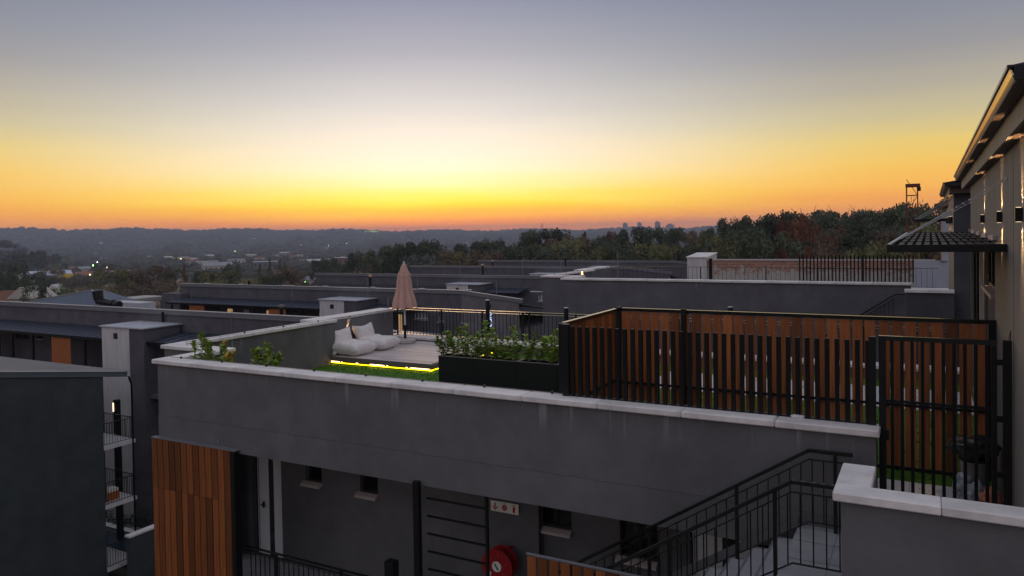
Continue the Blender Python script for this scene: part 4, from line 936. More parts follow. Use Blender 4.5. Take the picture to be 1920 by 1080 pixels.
# air terminals and roof pipes
for i, (x, y, z, h_) in enumerate([(-45.6, 46.2, -2.2, 1.4), (-57.4, 46.0, -2.3, 1.1), (-47.0, 46.3, -2.2, 1.0), (-33.6, 46.9, -.8, 1.1), (-38.0, 46.5, -2, 2), (-27.0, 47.2, -1.1, 1.0), (-34.0, 64.5, -.8, 1.6), (-24.5, 64.8, -.8, 2.4), (-41.0, 64.4, -.8, 1.4), (-30.1, 64.8, -.8, 1.5), (-14.2, 18.3, 1.15, .32), (-33.3, 29.2, -2.0, 1.4), (-13.4, 10.6, 1.15, .05)]):
    o = MB().tube((x, y, z), (x, y, z+h_), .006+.00035*y, n_=5).build('lightning_rod', 'rod'); tag(o, 'thin upright lightning rod '+['on the second block roof over the timber panel', 'at the left end of the second block walkway roof', 'left of the small pale stair tower', 'on the second block parapet right of the parasol', 'just left of the parasol on the second block', 'on the sloping end of the second block', 'on the third block above the tower roof', 'on the third block right end, the tallest', 'on the third block above the parasol', 'at the right end of the third block parapet', 'on the end of the lounge terrace wall coping', 'beside the nearest stair tower', 'on the corner bed coping'][i], 'rod', 'lightning rods on the roofs')
for i, (x, y, z0_, z1_, lab) in enumerate([(-38.4, 47.3, -1.5, .1, 'black vent pipe on the second long block left of the parasol'), (-38.7, 65.0, -1.5, .15, 'black vent pipe on the third long block above the pale tower'), (-37.8, 82.6, -1.5, .2, 'black vent pipe on the fourth long block'), (-48.0, 83.0, -1.5, -.2, 'short vent pipe at the left part of the fourth block'), (-52.0, 47.6, -1.6, -.45, 'small vent pipe at the left part of the second block'), (-29.5, 100.4, -1.2, .6, 'vent pipe on the farthest block'), (-31.0, 30.6, -1.5, -.5, 'vent pipe on the nearest block before the terrace corner')]):
    t = thing('vent_pipe', lab, 'pipe', (x, y, z0_), 'vent pipes on the long blocks')
    MB().tube((x, y, z0_), (x, y, z1_), .11, n_=10).build('pipe', 'gutter', t); MB().tube((x, y, z1_+.03), (x, y, z1_+.10), .17, .15, 10).build('cowl', 'gutter', t)
MB().tube((-38.9, 29.17, -.9), (-38.9, 29.17, -1.9), .07, n_=8).build('downpipe', 'gutter', rows[0])
for i in range(9):
    x = -57+i*4.7+random.uniform(-1, 1); o = MB().box(x, x+random.uniform(.4, 1.3), 29.3+17.6-.05, 29.3+17.6+.1, -.77, -.72+random.uniform(0, .03)).build('ridge_flashing_patch', 'slab', rows[1])
t = thing('roof_flue', 'thick black elbow flue pipe lying on the nearest long roof', 'pipe', (-46, 30.6, -1))
a = MB(); a.tube((-47.0, 30.6, -.55), (-47.1, 30.6, .02), .30, .34, 14); a.build('upstand', 'gutter', t)
a = MB(); a.tube((-47.05, 30.6, -.62), (-44.9, 30.6, -.80), .24, .24, 14); a.tube((-45.6, 30.6, -.74), (-45.4, 30.6, -.76), .28, .28, 14); a.build('pipe', 'gutter', t)
hb = thing('pavilion', 'pavilion with a blue grey hipped metal roof beyond the nearest long block', 'building', (-58, 37, -12))
MB().box(-68, -54.9, 36.3, 38.7, -12, -2.25).build('wall', 'plaster_row', hb)
v = [(-69, 36, -2.2), (-54.5, 36, -1.62), (-54.5, 39, -1.62), (-69, 39, -2.2), (-58.0, 37.2, -.62), (-57.6, 37.8, -.62)]
MB().add(v, [(0, 1, 4), (1, 2, 5, 4), (2, 3, 5), (3, 0, 4, 5), (3, 2, 1, 0)]).build('roof', 'roof_blue', hb)
MB().bar(v[0], v[4], .12, .06).build('ridge_capping', 'roof_pale', hb); MB().bar(v[4], v[1], .12, .06).build('ridge_capping', 'roof_pale', hb)
o = MB().box(-52.6, -49.0, 35, 36.2, -1.9, -1.22).build('roof_plant_box', 'slab'); tag(o, 'pale flat topped box beside the black flue pipe', 'roof box')
o = MB().box(-61.4, -58.9, 46, 47.8, -12, -1.66).build('low_annex', 'plaster_row'); tag(o, 'small dark annex at the left end of the second long block', 'building')
o = MB().box(-65.0, -62.2, 44, 47, -2.4, -2.0).build('canopy_roof', 'roof_pale'); tag(o, 'small pale flat canopy left of the dark annex', 'canopy')
# lit number shapes on the gable
t = thing('lit_number', 'softly lit upright number on the gable of the block behind the balustrade', 'sign', (-27.4, 46.8, -3.3))
a = MB()
for k in range(18):
    q = [(-27.4+.19*cos(2*pi*j/18), 46.86, -3.02+.27*sin(2*pi*j/18)) for j in (k, k+1)]; a.bar(q[0], q[1], .02, .07)
a.build('digit', 'num', t)
a = MB(); pts_ = [(-27.56, -2.32), (-27.40, -2.28), (-27.26, -2.38), (-27.28, -2.46), (-27.55, -2.62), (-27.24, -2.66)]
for p_, q_ in zip(pts_, pts_[1:]): a.bar((p_[0], 46.86, p_[1]), (q_[0], 46.86, q_[1]), .02, .06)
a.build('digit', 'num', t)
a = MB(); a.bar((-27.5, 46.86, -1.75), (-27.3, 46.86, -1.95), .02, .05); a.bar((-27.28, 46.86, -1.72), (-27.42, 46.86, -2.1), .02, .05); a.build('letter', 'frame', t)

# ------------------------------------------------------------------ left building
lb = thing('apartment_block', 'blue grey apartment block at the lower left with sloping pale sheet roof', 'building', (-36, 17, -13))
X = -32.5
def zr(y): return -1.87-(y-16.95)*(.90/5.45)
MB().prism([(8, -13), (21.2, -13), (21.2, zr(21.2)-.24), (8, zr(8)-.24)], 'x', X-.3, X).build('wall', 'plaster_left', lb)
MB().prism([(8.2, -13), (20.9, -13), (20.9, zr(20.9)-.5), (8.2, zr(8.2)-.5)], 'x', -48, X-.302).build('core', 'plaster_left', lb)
MB().prism([(7.8, zr(7.8)-.22), (22.4, zr(22.4)-.22), (22.4, zr(22.4)-.0), (7.8, zr(7.8)-.0)], 'x', X-.02, X+.06).build('verge_fascia', 'fascia_left', lb)
MB().prism([(7.8, zr(7.8)+.002), (22.42, zr(22.42)+.002), (22.42, zr(22.42)+.035), (7.8, zr(7.8)+.035)], 'x', -49, X+.09).build('roof', 'roof_pale', lb)
rb = MB(); q = X-.4
while q > -48.5: rb.prism([(7.8, zr(7.8)+.036), (22.42, zr(22.42)+.036), (22.42, zr(22.42)+.07), (7.8, zr(7.8)+.07)], 'x', q, q+.05); q -= .38
o = rb.build('roof_ribs', 'roof_pale', lb); o['kind'] = 'stuff'
for k, zs in enumerate((-5.95, -8.62, -11.45)):
    MB().box(-35.5, X+.02, 21.21, 22.75, zs-.16, zs).build('balcony_slab', 'white_plaster' if k < 3 else 'tile', lb)
    t = thing('balcony_balustrade', ['upper', 'middle', 'lowest'][k]+' black balcony balustrade at the corner of the blue grey block', 'railing', (X, 22.2, zs), 'corner balcony balustrades')
    U = Vector((0, 0, 1))
    c3 = [Vector((X-.03, 21.25, zs)), Vector((X-.03, 22.68, zs)), Vector((-35.4, 22.68, zs))]
    for p, q in zip(c3, c3[1:]):
        MB().bar(p+U*1.02, q+U*1.02, .05, .03).build('handrail', 'rail', t); MB().bar(p+U*.07, q+U*.07, .03, .02).build('bottom_rail', 'rail', t)
        L = (q-p).length; n_ = int(L/.12)
        for i in range(n_+1): c_ = p.lerp(q, i/n_); piece('baluster', c_.x-.008, c_.x+.008, c_.y-.008, c_.y+.008, zs+.07, zs+1.0, 'bar', t)
MB().tube((X, 22.5, zr(22.5)-.2), (X+.02, 22.62, zr(22.5)-.6), .045, n_=8).tube((X+.02, 22.62, zr(22.5)-.6), (X+.02, 22.62, -12.5), .045, n_=8).build('downpipe', 'gutter', lb)
MB().box(-33.3, -33.1, 21.205, 21.24, -11.4, -3.2).build('reveal', 'frame', lb)
t = thing('balcony_chair', 'brown armchair with pale cushion on the middle corner balcony', 'chair', (-33.2, 21.9, -8.62))
MB().box(-33.55, -32.95, 21.6, 22.2, -8.61, -8.25).build('seat', 'wood_far', t); MB().box(-33.55, -32.95, 21.5, 21.6, -8.61, -7.9).build('backrest', 'soffit', t); MB().box(-33.5, -33.0, 21.62, 22.18, -8.248, -8.12).build('cushion', 'fabric', t)
t = thing('bollard_light', 'black upright lamp column with a warm slit behind the upper balcony', 'lamp post', (-36.7, 24.6, -12.5))
MB().box(-36.85, -36.6, 24.6, 24.85, -12.5, -4.9).build('column', 'black', t); MB().box(-36.86, -36.78, 24.585, 24.598, -5.5, -5.05).build('lens', 'warm_dim', t)
gw = thing('garden_wall', 'dark garden wall with a pale coping between the left block and the timber cladding', 'wall', (-31.7, 22.5, -13))
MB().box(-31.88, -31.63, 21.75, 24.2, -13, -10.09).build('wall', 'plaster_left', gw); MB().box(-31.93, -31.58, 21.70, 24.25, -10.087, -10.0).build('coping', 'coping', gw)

# ------------------------------------------------------------------ hoist tower
t = thing('hoist_tower', 'slender red lattice hoist tower with a pulley head before the trees', 'tower', (-1.1, 60, -10))
x0, x1, y0, y1 = -1.4, -.72, 60, 60.7
for (x, y) in ((x0, y0), (x1, y0), (x0, y1), (x1, y1)): piece('leg', x-.035, x+.035, y-.035, y+.035, -10, 6.1, 'hoist', t)
z = -9.5; k = 0
while z < 6:
    MB().bar((x0, y0, z), (x1, y0, z), .05, .05).build('strut', 'hoist', t); MB().bar((x0, y1, z), (x1, y1, z), .05, .05).build('strut', 'hoist', t)
    MB().bar((x0, y0, z+1.1 if k % 2 else z), (x1, y0, z if k % 2 else z+1.1), .04, .04).build('brace', 'hoist', t); z += 1.15; k += 1
MB().box(x0-.06, x1+.16, 60, 60.7, 6.02, 6.25).build('head_frame', 'hoist', t); MB().box(x1-.05, x1+.2, 60.1, 60.6, 5.75, 6.018).build('winch', 'gutter', t)
HAZE = 2.1e-4
TREES = [(26.6,190,18.7,7.7,'u','d'), (25.2,185,18,5.6,'r','d'), (24.6,165,16.3,5.7,'r','n'), (23.1,190,18.2,3.9,'c','d'), (22.2,180,16.4,5,'r','d'), (21.2,200,17.6,6.6,'u','d'), (23.9,150,15.3,4.6,'r','o'), (20.5,150,14.2,6.2,'r','d'), (19.5,185,16.9,6.6,'r','d'), (19.2,150,16,2.3,'p','d'), (20.7,195,17,6.2,'r','x'), (17.5,190,15,5.4,'r','d'), (16.2,180,13.6,5.6,'r','d'), (18.1,140,13.1,7.1,'r','o'), (16.9,132,11.9,5.4,'r','o'), (14.9,170,12.2,6,'r','n'), (14.1,150,11.7,6.3,'r','o'), (22.2,150,13.8,5.4,'r','o'), (27.4,150,14.2,4.6,'r','d'), (25.6,155,14.6,5.4,'r','n'), (19.1,140,12.6,4.8,'r','d'), (13.4,165,12,4.9,'r','d'), (12.1,155,13.2,6.4,'r','d'), (10.8,152,13.1,6.2,'r','d'), (9.4,150,14,6.9,'r','d'), (7.5,160,14.1,6.4,'u','d'), (5.3,170,14.4,6.7,'u','d'), (3.8,170,14.5,6.6,'u','d'), (2.5,150,15,4.7,'r','d'), (1.3,140,16.7,4.5,'u','d'), (-0.1,130,17.3,3.2,'r','d'), (8,110,15.7,4.4,'r','x'), (8.9,112,15.2,3.1,'r','x'), (6,115,14.5,3.8,'b','x'), (4.4,90,14.3,5.5,'r','g'), (2.9,95,13.8,4.2,'r','o'), (11.6,120,13.9,6.7,'r','d'), (10.1,100,14.1,5.9,'r','d'), (12.6,110,12.6,3.8,'r','o'), (2.9,130,14.9,6.8,'r','d'), (1.3,112,14.8,6.2,'r','n'), (4.8,142,14,7.8,'r','d'), (6.6,150,13.6,6.8,'r','d'), (6.4,85,14,3.8,'b','n'), (-0.1,115,15.6,4.2,'r','o'), (-0.7,128,17.5,2,'b','d'), (37.4,200,15.9,8.5,'r','d'), (36.4,195,16.1,4,'r','d'), (35.3,190,16.5,6.6,'r','d'), (34.3,185,15,5.6,'r','d'), (38.3,210,14.7,4.9,'r','d'), (35.3,150,12.7,5.2,'r','z'), (31.7,200,15.5,3.6,'r','d'), (30.5,205,16.8,6,'r','d'), (29.5,190,14.4,5.3,'r','d'), (28.6,180,14.6,4.8,'r','d'), (32.2,155,12.8,6.7,'r','o'), (33.2,170,13.2,4.2,'r','n'), (40,235,14.1,5.1,'r','d'), (39,220,13.1,5.1,'r','n'), (30.7,150,13.1,7.3,'r','n'), (46.1,330,14.2,5.2,'c','d'), (45.4,320,12.8,3,'c','d'), (45.1,320,12.3,3.2,'c','d'), (42.5,300,12.9,4.9,'r','d'), (41.8,290,13,6.7,'r','d'), (46.8,300,11.3,4.4,'c','d'), (48.7,310,11.8,4.9,'r','d'), (44.9,215,10.4,8.9,'r','n'), (46,200,9.2,5.8,'r','d'), (49.1,230,10,13.8,'r','o'), (47,220,9.5,7.8,'b','o'), (51.7,255,12.4,4.9,'c','x'), (52.6,260,11.1,7.3,'r','d'), (53.6,250,12.2,9.4,'r','n'), (54.8,235,11.3,8.8,'r','n'), (56.2,225,11.3,10.5,'r','o'), (57.9,230,10.6,8.4,'b','n'), (58.9,245,9.6,7.6,'r','g'), (60.5,190,9.5,4,'r','d'), (61.8,300,14.5,11.2,'r','d'), (62.1,280,12,6.5,'r','d'), (59.6,420,11.3,12.5,'r','n'), (60.6,400,10.2,14.1,'r','d'), (50.7,300,10,7.7,'r','d'), (53.2,205,9.4,7.8,'b','n'), (57,180,9.1,9.9,'b','n'), (54.8,175,9.1,7.6,'b','n'), (43.9,240,8.8,5.5,'r','n'), (50,190,9.2,9.8,'b','o'), (47.9,185,9,8.5,'b','o'), (61.9,900,32.2,31.4,'r','z'), (61.4,800,19.6,23.3,'r','d'), (60.3,850,22,15.1,'r','d'), (20.1,128,12.6,3.3,'r','d'), (26.9,171,13.7,7.1,'r','d'), (20.5,170,12.8,4.5,'r','d'), (19.3,209,12.6,7.3,'r','d'), (3.6,137,13,4.3,'r','d'), (24.8,177,12.4,5.8,'r','d'), (19.7,145,10.6,5.5,'r','o'), (2.6,119,14.6,3.9,'r','d'), (2.4,167,10.5,5.2,'r','n'), (13.5,141,10.8,5.2,'r','d'), (26.1,179,13.8,6,'r','n'), (6.3,132,11.9,3,'r','d'), (8.1,161,10.1,4.8,'r','o'), (17.4,172,8.6,4.3,'r','d'), (6.1,145,11,5.3,'r','d'), (17.1,135,11.5,3.2,'r','d'), (1.2,211,6.8,7.7,'r','d'), (17.4,149,12,5.2,'r','o'), (6.9,126,12.4,4.7,'r','d'), (23.2,155,11.4,4.6,'r','d'), (16.1,162,10.1,6,'r','d'), (9.9,161,9.4,6.1,'r','d'), (25.7,123,13.5,4.4,'r','d'), (8.9,171,7.5,4.7,'r','d'), (23.7,169,12,5.2,'r','d'), (12.7,141,10.3,3.3,'r','n'), (13.7,181,7.1,4.8,'r','d'), (26.6,143,13.5,3.9,'r','d'), (14.5,143,10.7,5.5,'r','d'), (10.1,214,4.5,8.1,'r','d'), (12.2,127,12,4.8,'r','d'), (16.9,182,8.1,6.3,'r','n'), (11.2,182,5.6,4.9,'r','n'), (-0.4,125,13,4.5,'r','d'), (26.1,205,14.7,8.4,'r','d'), (1.8,185,9.1,5.3,'r','n'), (0.4,139,14.3,4.9,'r','d'), (8.8,143,10.9,5.1,'r','n'), (1.6,171,8.9,4.2,'r','o'), (17.1,204,7.5,6.4,'r','o'), (13.8,126,10.7,3.1,'r','o'), (1.9,177,10.7,4.8,'r','o'), (0.9,147,12.7,3.3,'r','o'), (13.4,138,9,4.1,'r','n'), (42.2,891,5.7,7.7,'r','d'), (40.1,838,3.3,6.4,'r','d'), (46.3,1075,3,8.1,'r','d'), (63,1035,14.2,6.3,'r','d'), (61.5,1124,13.2,6.6,'r','d'), (48.9,1095,5.2,7.8,'r','d'), (44.1,781,2.5,7.5,'r','n'), (60.3,1002,18.2,5,'r','d'), (49.8,1016,4.8,6.2,'r','n'), (47.7,983,4.6,5.1,'r','n'), (43.5,569,4.3,6.7,'c','d'), (44.8,560,4.9,7.2,'r','d'), (44.1,806,2.9,7.9,'r','o'), (46.4,984,5.4,7,'r','o'), (51.5,578,6.2,6.6,'r','d'), (41,918,3.4,6.5,'r','d'), (62.5,861,13.7,6.1,'r','d'), (43.8,649,2.5,7.1,'r','d'), (44.3,1019,7,8.1,'r','o'), (44,756,4.5,5.9,'c','d'), (59.8,983,16.1,4.9,'r','n'), (48.9,737,5.1,6.2,'r','d'), (50.2,770,5.2,6.4,'r','d'), (42.5,826,3,7.9,'r','d'), (54.4,794,6.1,5.9,'r','d'), (57.1,729,9.8,4.9,'r','d'), (43.1,1073,4.5,7.4,'r','o'), (49.5,1084,11.9,5.9,'r','d'), (45.4,642,4.6,7.6,'c','n'), (44.2,942,3.8,5.3,'r','n'), (41.4,788,2.1,6.8,'r','d'), (59.3,1067,18.1,6.6,'r','d'), (47.1,1024,3.7,6,'c','d'), (42.6,1017,7.8,8.2,'r','d'), (52.3,1040,12.9,7.1,'r','o'), (48.3,904,6.5,5.2,'c','d'), (56.6,780,8.4,5.9,'r','d'), (62.7,681,9.2,6.4,'r','o'), (56.1,753,9,4.8,'r','d'), (56.9,584,9.3,4.9,'r','d'), (61.2,1138,14.8,6.9,'r','d'), (47.9,1076,10.4,5.3,'c','d'), (60.7,576,9.9,6.3,'r','d'), (40.9,744,2.2,7.3,'r','d'), (49.3,808,5.7,7.5,'r','d'), (45,987,9.2,8,'r','n'), (52.2,844,6.4,7.1,'r','d'), (59.3,957,11.7,7,'c','n'), (54.6,794,8.1,7.7,'r','d'), (58.6,1010,18.3,6.7,'c','o'), (52.6,983,6.9,4.9,'r','d'), (60.7,1050,14.5,5.8,'c','d'), (59.3,800,10.1,6.6,'r','o'), (53.3,644,6.3,5.3,'r','d'), (53.3,1048,7.1,5.8,'c','d'), (39.9,1035,3.5,6.9,'r','d'), (42,1059,3.4,8,'c','d'), (38.4,1100,4.4,5.4,'r','d'), (46.2,1122,7.8,5.6,'c','d'), (56.7,616,8.7,6.9,'c','d'), (58.8,789,9.7,4.7,'r','d'), (43.2,1136,6.1,8.3,'r','d'), (48.3,874,5.8,5.2,'r','d'), (41.1,600,2.5,7.3,'r','d')]
# ------------------------------------------------------------------ ground, valley, ridge
def interp(x, xs, ys):
    if x <= xs[0]: return ys[0]
    for i in range(len(xs)-1):
        if x <= xs[i+1]: return ys[i]+(x-xs[i])/(xs[i+1]-xs[i])*(ys[i+1]-ys[i])
    return ys[-1]
def sm(x, a, b):
    t = max(0, min(1, (x-a)/(b-a))); return t*t*(3-2*t)
def hgt(b, r):
    """ground height at bearing b (degrees left of +Y) and distance r"""
    b = (b+180) % 360-180
    crest = interp(b, [-40, -10, 15, 27, 35, 50, 62, 90, 140], [0, 4, 4, 5, 9, 35, 48, 50, 0])
    z = interp(r, [0, 100, 335, 580, 960, 2180, 3000, 4200, 5500, 9000], [-12, -12, -20, -25, -30, -42, -22, crest, crest-25, -40])
    k = 1-sm(b, 9, 24) if b > -60 else 0
    k *= sm(b, -60, -40)
    hill = -12+9*sm(r, 80, 230)-6*sm(r, 300, 900)
    if r < 900: z = z*(1-k)+hill*k
    elif r < 1500: kk = k*(1-sm(r, 900, 1500)); z = z*(1-kk)-9*kk
    if r > 1200: z += 5*sin(b*.9+r*.0021)*sm(r, 1200, 2200)+3*sin(b*2.3+1)*sm(r, 1200, 2200)*(1-.6*sm(r, 3600, 4200))
    return z-.5
def at(b, r, dz=0): return (-sin(R(b))*r, cos(R(b))*r, hgt(b, r)+dz)
gm = MB(); rs = [0.5, 20, 60, 90, 120, 160, 200, 250, 300, 360, 430, 500, 580, 680, 800, 960, 1100, 1300, 1500, 1700, 1900, 2180, 2400, 2600, 2800, 3000, 3200, 3400, 3600, 3800, 4000, 4200, 4400, 4700, 5000, 5500, 6300, 7500, 9000, 14000]
NA = 240
for r in rs:
    for k in range(NA): gm.v.append(at(k*360/NA, r))
for j in range(len(rs)-1):
    for k in range(NA): gm.f.append((j*NA+k, j*NA+(k+1) % NA, (j+1)*NA+(k+1) % NA, (j+1)*NA+k))
gm.f.append(tuple(range(NA))[::-1]); gm.smooth = True
structure(gm, 'ground', 'ground')
structure(MB().box(-45, -27, 23.9, 26.3, -12.46, -12.2), 'garden_path', 'tile'); structure(MB().box(-44, -31.4, 23.2, 25.1, -12.19, -12.1), 'swimming_pool', 'water')
o = MB().box(-44, -29, 25.12, 25.5, -12.15, -11.9).build('pool_kerb', 'coping'); o['kind'] = 'structure'
hd = MB(); rr = random.Random(5)
for i in range(3500):
    x = rr.uniform(-41, -30); y = rr.uniform(25.6, 26.6); z = -12.3+rr.uniform(0, 1)*(.8+.4*sin(x*2)); s_ = .09; n1 = Vector((rr.uniform(-1, 1), rr.uniform(-1, 1), rr.uniform(-1, 1)))*s_; n2 = Vector((rr.uniform(-1, 1), rr.uniform(-1, 1), rr.uniform(-1, 1)))*s_; c_ = Vector((x, y, z))
    hd.add([c_, c_+n1, c_+n2], [(0, 1, 2)])
o = hd.build('planting_bed', 'hedge'); o['kind'] = 'stuff'

# ------------------------------------------------------------------ trees
def tri_cloud(mb, c, r, n_, s_, rnd, squash=.85):
    for _ in range(n_):
        while True:
            p = Vector((rnd.uniform(-1, 1), rnd.uniform(-1, 1), rnd.uniform(-1, 1)))
            if .25 < p.length < 1: break
        p = p.normalized()*(p.length**.5); p = Vector(c)+Vector((p.x*r, p.y*r, p.z*r*squash))
        a = Vector((rnd.gauss(0, 1), rnd.gauss(0, 1), rnd.gauss(0, 1))).normalized()*s_; b = Vector((rnd.gauss(0, 1), rnd.gauss(0, 1), rnd.gauss(0, 1))).normalized()*s_
        k = len(mb.v); mb.v += [tuple(p-a*.5), tuple(p+a*.5+b*.2), tuple(p+b), tuple(p-a*.6+b*.8)]; mb.f.append((k, k+1, k+2, k+3))
def crown(kind, seed):
    rnd = random.Random(seed); mb = MB(); core = []
    def clump(x, y, z, r, n_=130, s_=.030, sq=.85):
        tri_cloud(mb, (x, y, z), r, n_, s_, rnd, sq)
        # ragged inner mass so that the clump is not see-through
        bm = bmesh.new(); bmesh.ops.create_icosphere(bm, subdivisions=1, radius=r*.50)
        for v in bm.verts: v.co = Vector((v.co.x, v.co.y, v.co.z*sq))*rnd.uniform(.75, 1.2)+Vector((x, y, z))
        k = len(mb.v); mb.v += [tuple(v.co) for v in bm.verts]; mb.f += [tuple(q.index+k for q in f.verts) for f in bm.faces]; bm.free()
    if kind == 'r':
        for i in range(34):
            a = rnd.uniform(0, 2*pi); z = rnd.uniform(.22, .9); e = sqrt(max(0, 1-((z-.52)/.47)**2)); q = e*rnd.uniform(.35, .9)*.5
            clump(q*cos(a), q*sin(a), z, rnd.uniform(.085, .14))
        clump(0, 0, .5, .25, 120)
    elif kind == 'u':
        for i in range(34):
            a = rnd.uniform(0, 2*pi); q = rnd.uniform(.1, .95)**.6*.5; z = .86-.32*(q/.5)**2+rnd.uniform(-.10, .05)
            clump(q*cos(a), q*sin(a), z, rnd.uniform(.07, .115), 90, .028, .6)
        for i in range(7):
            a = rnd.uniform(0, 2*pi); q = rnd.uniform(.1, .42); clump(q*cos(a), q*sin(a), rnd.uniform(.35, .6), rnd.uniform(.05, .09), 70, .028)
    elif kind == 'c':
        for i in range(26):
            z = .1+.87*(i/25); q = (1-z)*.42*rnd.uniform(.2, 1); a = rnd.uniform(0, 2*pi); clump(q*cos(a), q*sin(a), z, .035+.12*(1-z), 70, .026)
    elif kind == 'g':
        for i in range(22):
            a = rnd.uniform(0, 2*pi); q = rnd.uniform(0, .45); clump(q*cos(a), q*sin(a), rnd.uniform(.25, .8)-.3*q, rnd.uniform(.10, .16), 90, .03, .7)
    elif kind == 'b':
        for i in range(22):
            a = rnd.uniform(0, 2*pi); z = rnd.uniform(.3, .92); e = sqrt(max(0, 1-((z-.55)/.45)**2)); q = e*rnd.uniform(.2, .95)*.48
            tri_cloud(mb, (q*cos(a), q*sin(a), z), rnd.uniform(.08, .15), 70, .022, rnd)
    elif kind == 'p':
        for i in range(26):
            a = rnd.uniform(0, 2*pi); el = rnd.uniform(-.9, 1.1); d = Vector((cos(a)*cos(el), sin(a)*cos(el), sin(el))); p = Vector((0, 0, .84))
            for k in range(5):
                q = p+d*.030; s_ = d.cross(Vector((0, 0, 1))).normalized()*.022*(1.3-k*.2); mb.add([p-s_, p+s_, q+s_, q-s_], [(0, 1, 2, 3)]); p = q; d = (d+Vector((0, 0, -.28))).normalized()
        tri_cloud(mb, (0, 0, .72), .05, 60, .03, rnd, 1.6)
    return mb
def trunk(kind, seed):
    rnd = random.Random(seed); mb = MB(); top = {'r': .5, 'u': .72, 'c': .85, 'g': .4, 'b': .6, 'p': .84}[kind]
    mb.tube((0, 0, -.03), (rnd.uniform(-.02, .02), rnd.uniform(-.02, .02), top), .022, .010, 7)
    for i in range(0 if kind in 'cp' else 9):
        a = rnd.uniform(0, 2*pi); z = top*rnd.uniform(.45, 1); q = rnd.uniform(.12, .36); p = Vector((q*cos(a)*.5, q*sin(a)*.5, z+.08)); mb.tube((0, 0, z*.9), p, .009, .006, 5); mb.tube(p, p+Vector((q*cos(a)*.7, q*sin(a)*.7, rnd.uniform(.08, .2))), .006, .002, 4)
    return mb
TM = {}
def tree_mesh(kind, var, mt):
    k = (kind, var, mt)
    if k not in TM:
        base = TM.get((kind, var))
        if base is None:
            base = (crown(kind, 100+var*7+ord(kind)).mesh('crown'), trunk(kind, 300+var).mesh('trunk')); base[1].materials.append(MT['bark']); TM[(kind, var)] = base
        me = base[0].copy(); me.materials.clear(); me.materials.append(MT[mt]); TM[k] = (me, base[1])
    return TM[k]
KN = {'r': ('broadleaf_tree', 'rounded broadleaf'), 'u': ('umbrella_pine', 'flat topped umbrella shaped'), 'c': ('conifer', 'pointed conifer'), 'p': ('palm_tree', 'palm'), 'b': ('bare_tree', 'thin wintery'), 'g': ('spreading_tree', 'low spreading')}
MN = {'d': 'dark green', 'o': 'olive green', 'n': 'dry brown', 'x': 'rust coloured', 'g': 'fresh green', 'z': 'blue grey'}
LMK = [(0, 'right of the red hoist tower'), (2.2, 'at the red hoist tower'), (4.2, 'left of the red hoist tower'), (6.5, 'above the middle of the black bars'), (8.7, 'above the left black bars'), (10.8, 'above the middle of the brick wall'), (13.2, 'above the left end of the brick wall'),
       (15.5, 'right of the skyline towers'), (17.8, 'below the skyline towers'), (20.0, 'beside the palm tree'), (22.0, 'left of the palm tree'), (24.2, 'in the middle of the distant grove'), (26.5, 'at the left part of the distant grove'), (28.8, 'at the left end of the distant grove'),
       (31.5, 'in the gap between the groves'), (34.5, 'right of the parasol'), (37.2, 'behind the parasol'), (40.0, 'left of the parasol'), (43.0, 'behind the dark corner of the third block'), (45.5, 'behind the second long block'), (48.5, 'above the left part of the second long block'), (51.5, 'near the rust coloured conifer'), (54.5, 'above the annex'), (57.0, 'above the pavilion roof'), (60.0, 'left of the pavilion roof'), (63.0, 'at the left edge of the town')]
def place_phrase(b, r): return min(LMK, key=lambda q: abs(q[0]-b))[1]
rt_ = random.Random(9)
for (b, r, h_, w_, kind, mt) in TREES:
    if kind == 'r' and mt == 'g': kk = 'g'
    else: kk = kind
    cr, tr = tree_mesh(kk, rt_.randrange(4 if kk == 'r' else 2), mt)
    nm, kd = KN[kk]; x, y, z = at(b, r)
    ph = place_phrase(b, r)
    sz = 'tall ' if h_ > 15 else 'low ' if h_ < 9 else ''
    dep = 'near ' if r < 135 or (b > 33 and r < 225) else 'distant ' if r > 420 else ''
    t = thing(nm, (sz+dep+MN[mt]+' '+kd+' tree '+ph), 'tree', (x, y, z), MN[mt]+' '+kd+' trees')
    hh = h_*{'u': 1.13, 'r': 1.10, 'p': 1.06}.get(kk, 1.04)*(.97 if 13.5 < b < 24 else .92 if b < 6 else 1)+.3; s_ = {'r': max(w_*1.25, hh*.66) if mt != 'x' else w_*1.2, 'u': max(w_*1.25, hh*.72), 'c': max(w_/.8, hh*.42), 'g': w_*1.15, 'b': max(w_*1.2, hh*.5), 'p': hh*.8}[kk]
    t.scale = (s_, s_, hh); t.rotation_euler.z = rt_.uniform(0, 2*pi)
    for nm2, me in (('crown', cr), ('trunk', tr)):
        o = bpy.data.objects.new(nm2, me); COL.objects.link(o); o.parent = t
# trees that would share a label are told apart by their order from the left
byl = {}
for o in list(COL.objects):
    if o.get('category') == 'tree': byl.setdefault(o['label'], []).append(o)
for lab, os_ in byl.items():
    if 1 < len(os_) <= 6:
        os_.sort(key=lambda o: o.location.x/max(1, o.location.y))
        wds = {2: ['left', 'right'], 3: ['left', 'middle', 'right']}.get(len(os_), ['leftmost', 'second from left', 'third from left', 'fourth from left', 'fifth from left', 'rightmost'])
        if len(os_) > 3: wds = wds[:len(os_)-1]+['rightmost']
        for o, w_ in zip(os_, wds): o['label'] = w_+' '+lab.replace(' broadleaf', '').replace('rounded ', '').replace('in the middle of the distant', 'amid the distant').replace(' coloured', '').replace(' of the second long block', ' of the second block').replace('above the left part', 'above the left').replace('above the left end of', 'above').replace(' shaped', '').replace('in the gap between', 'between')
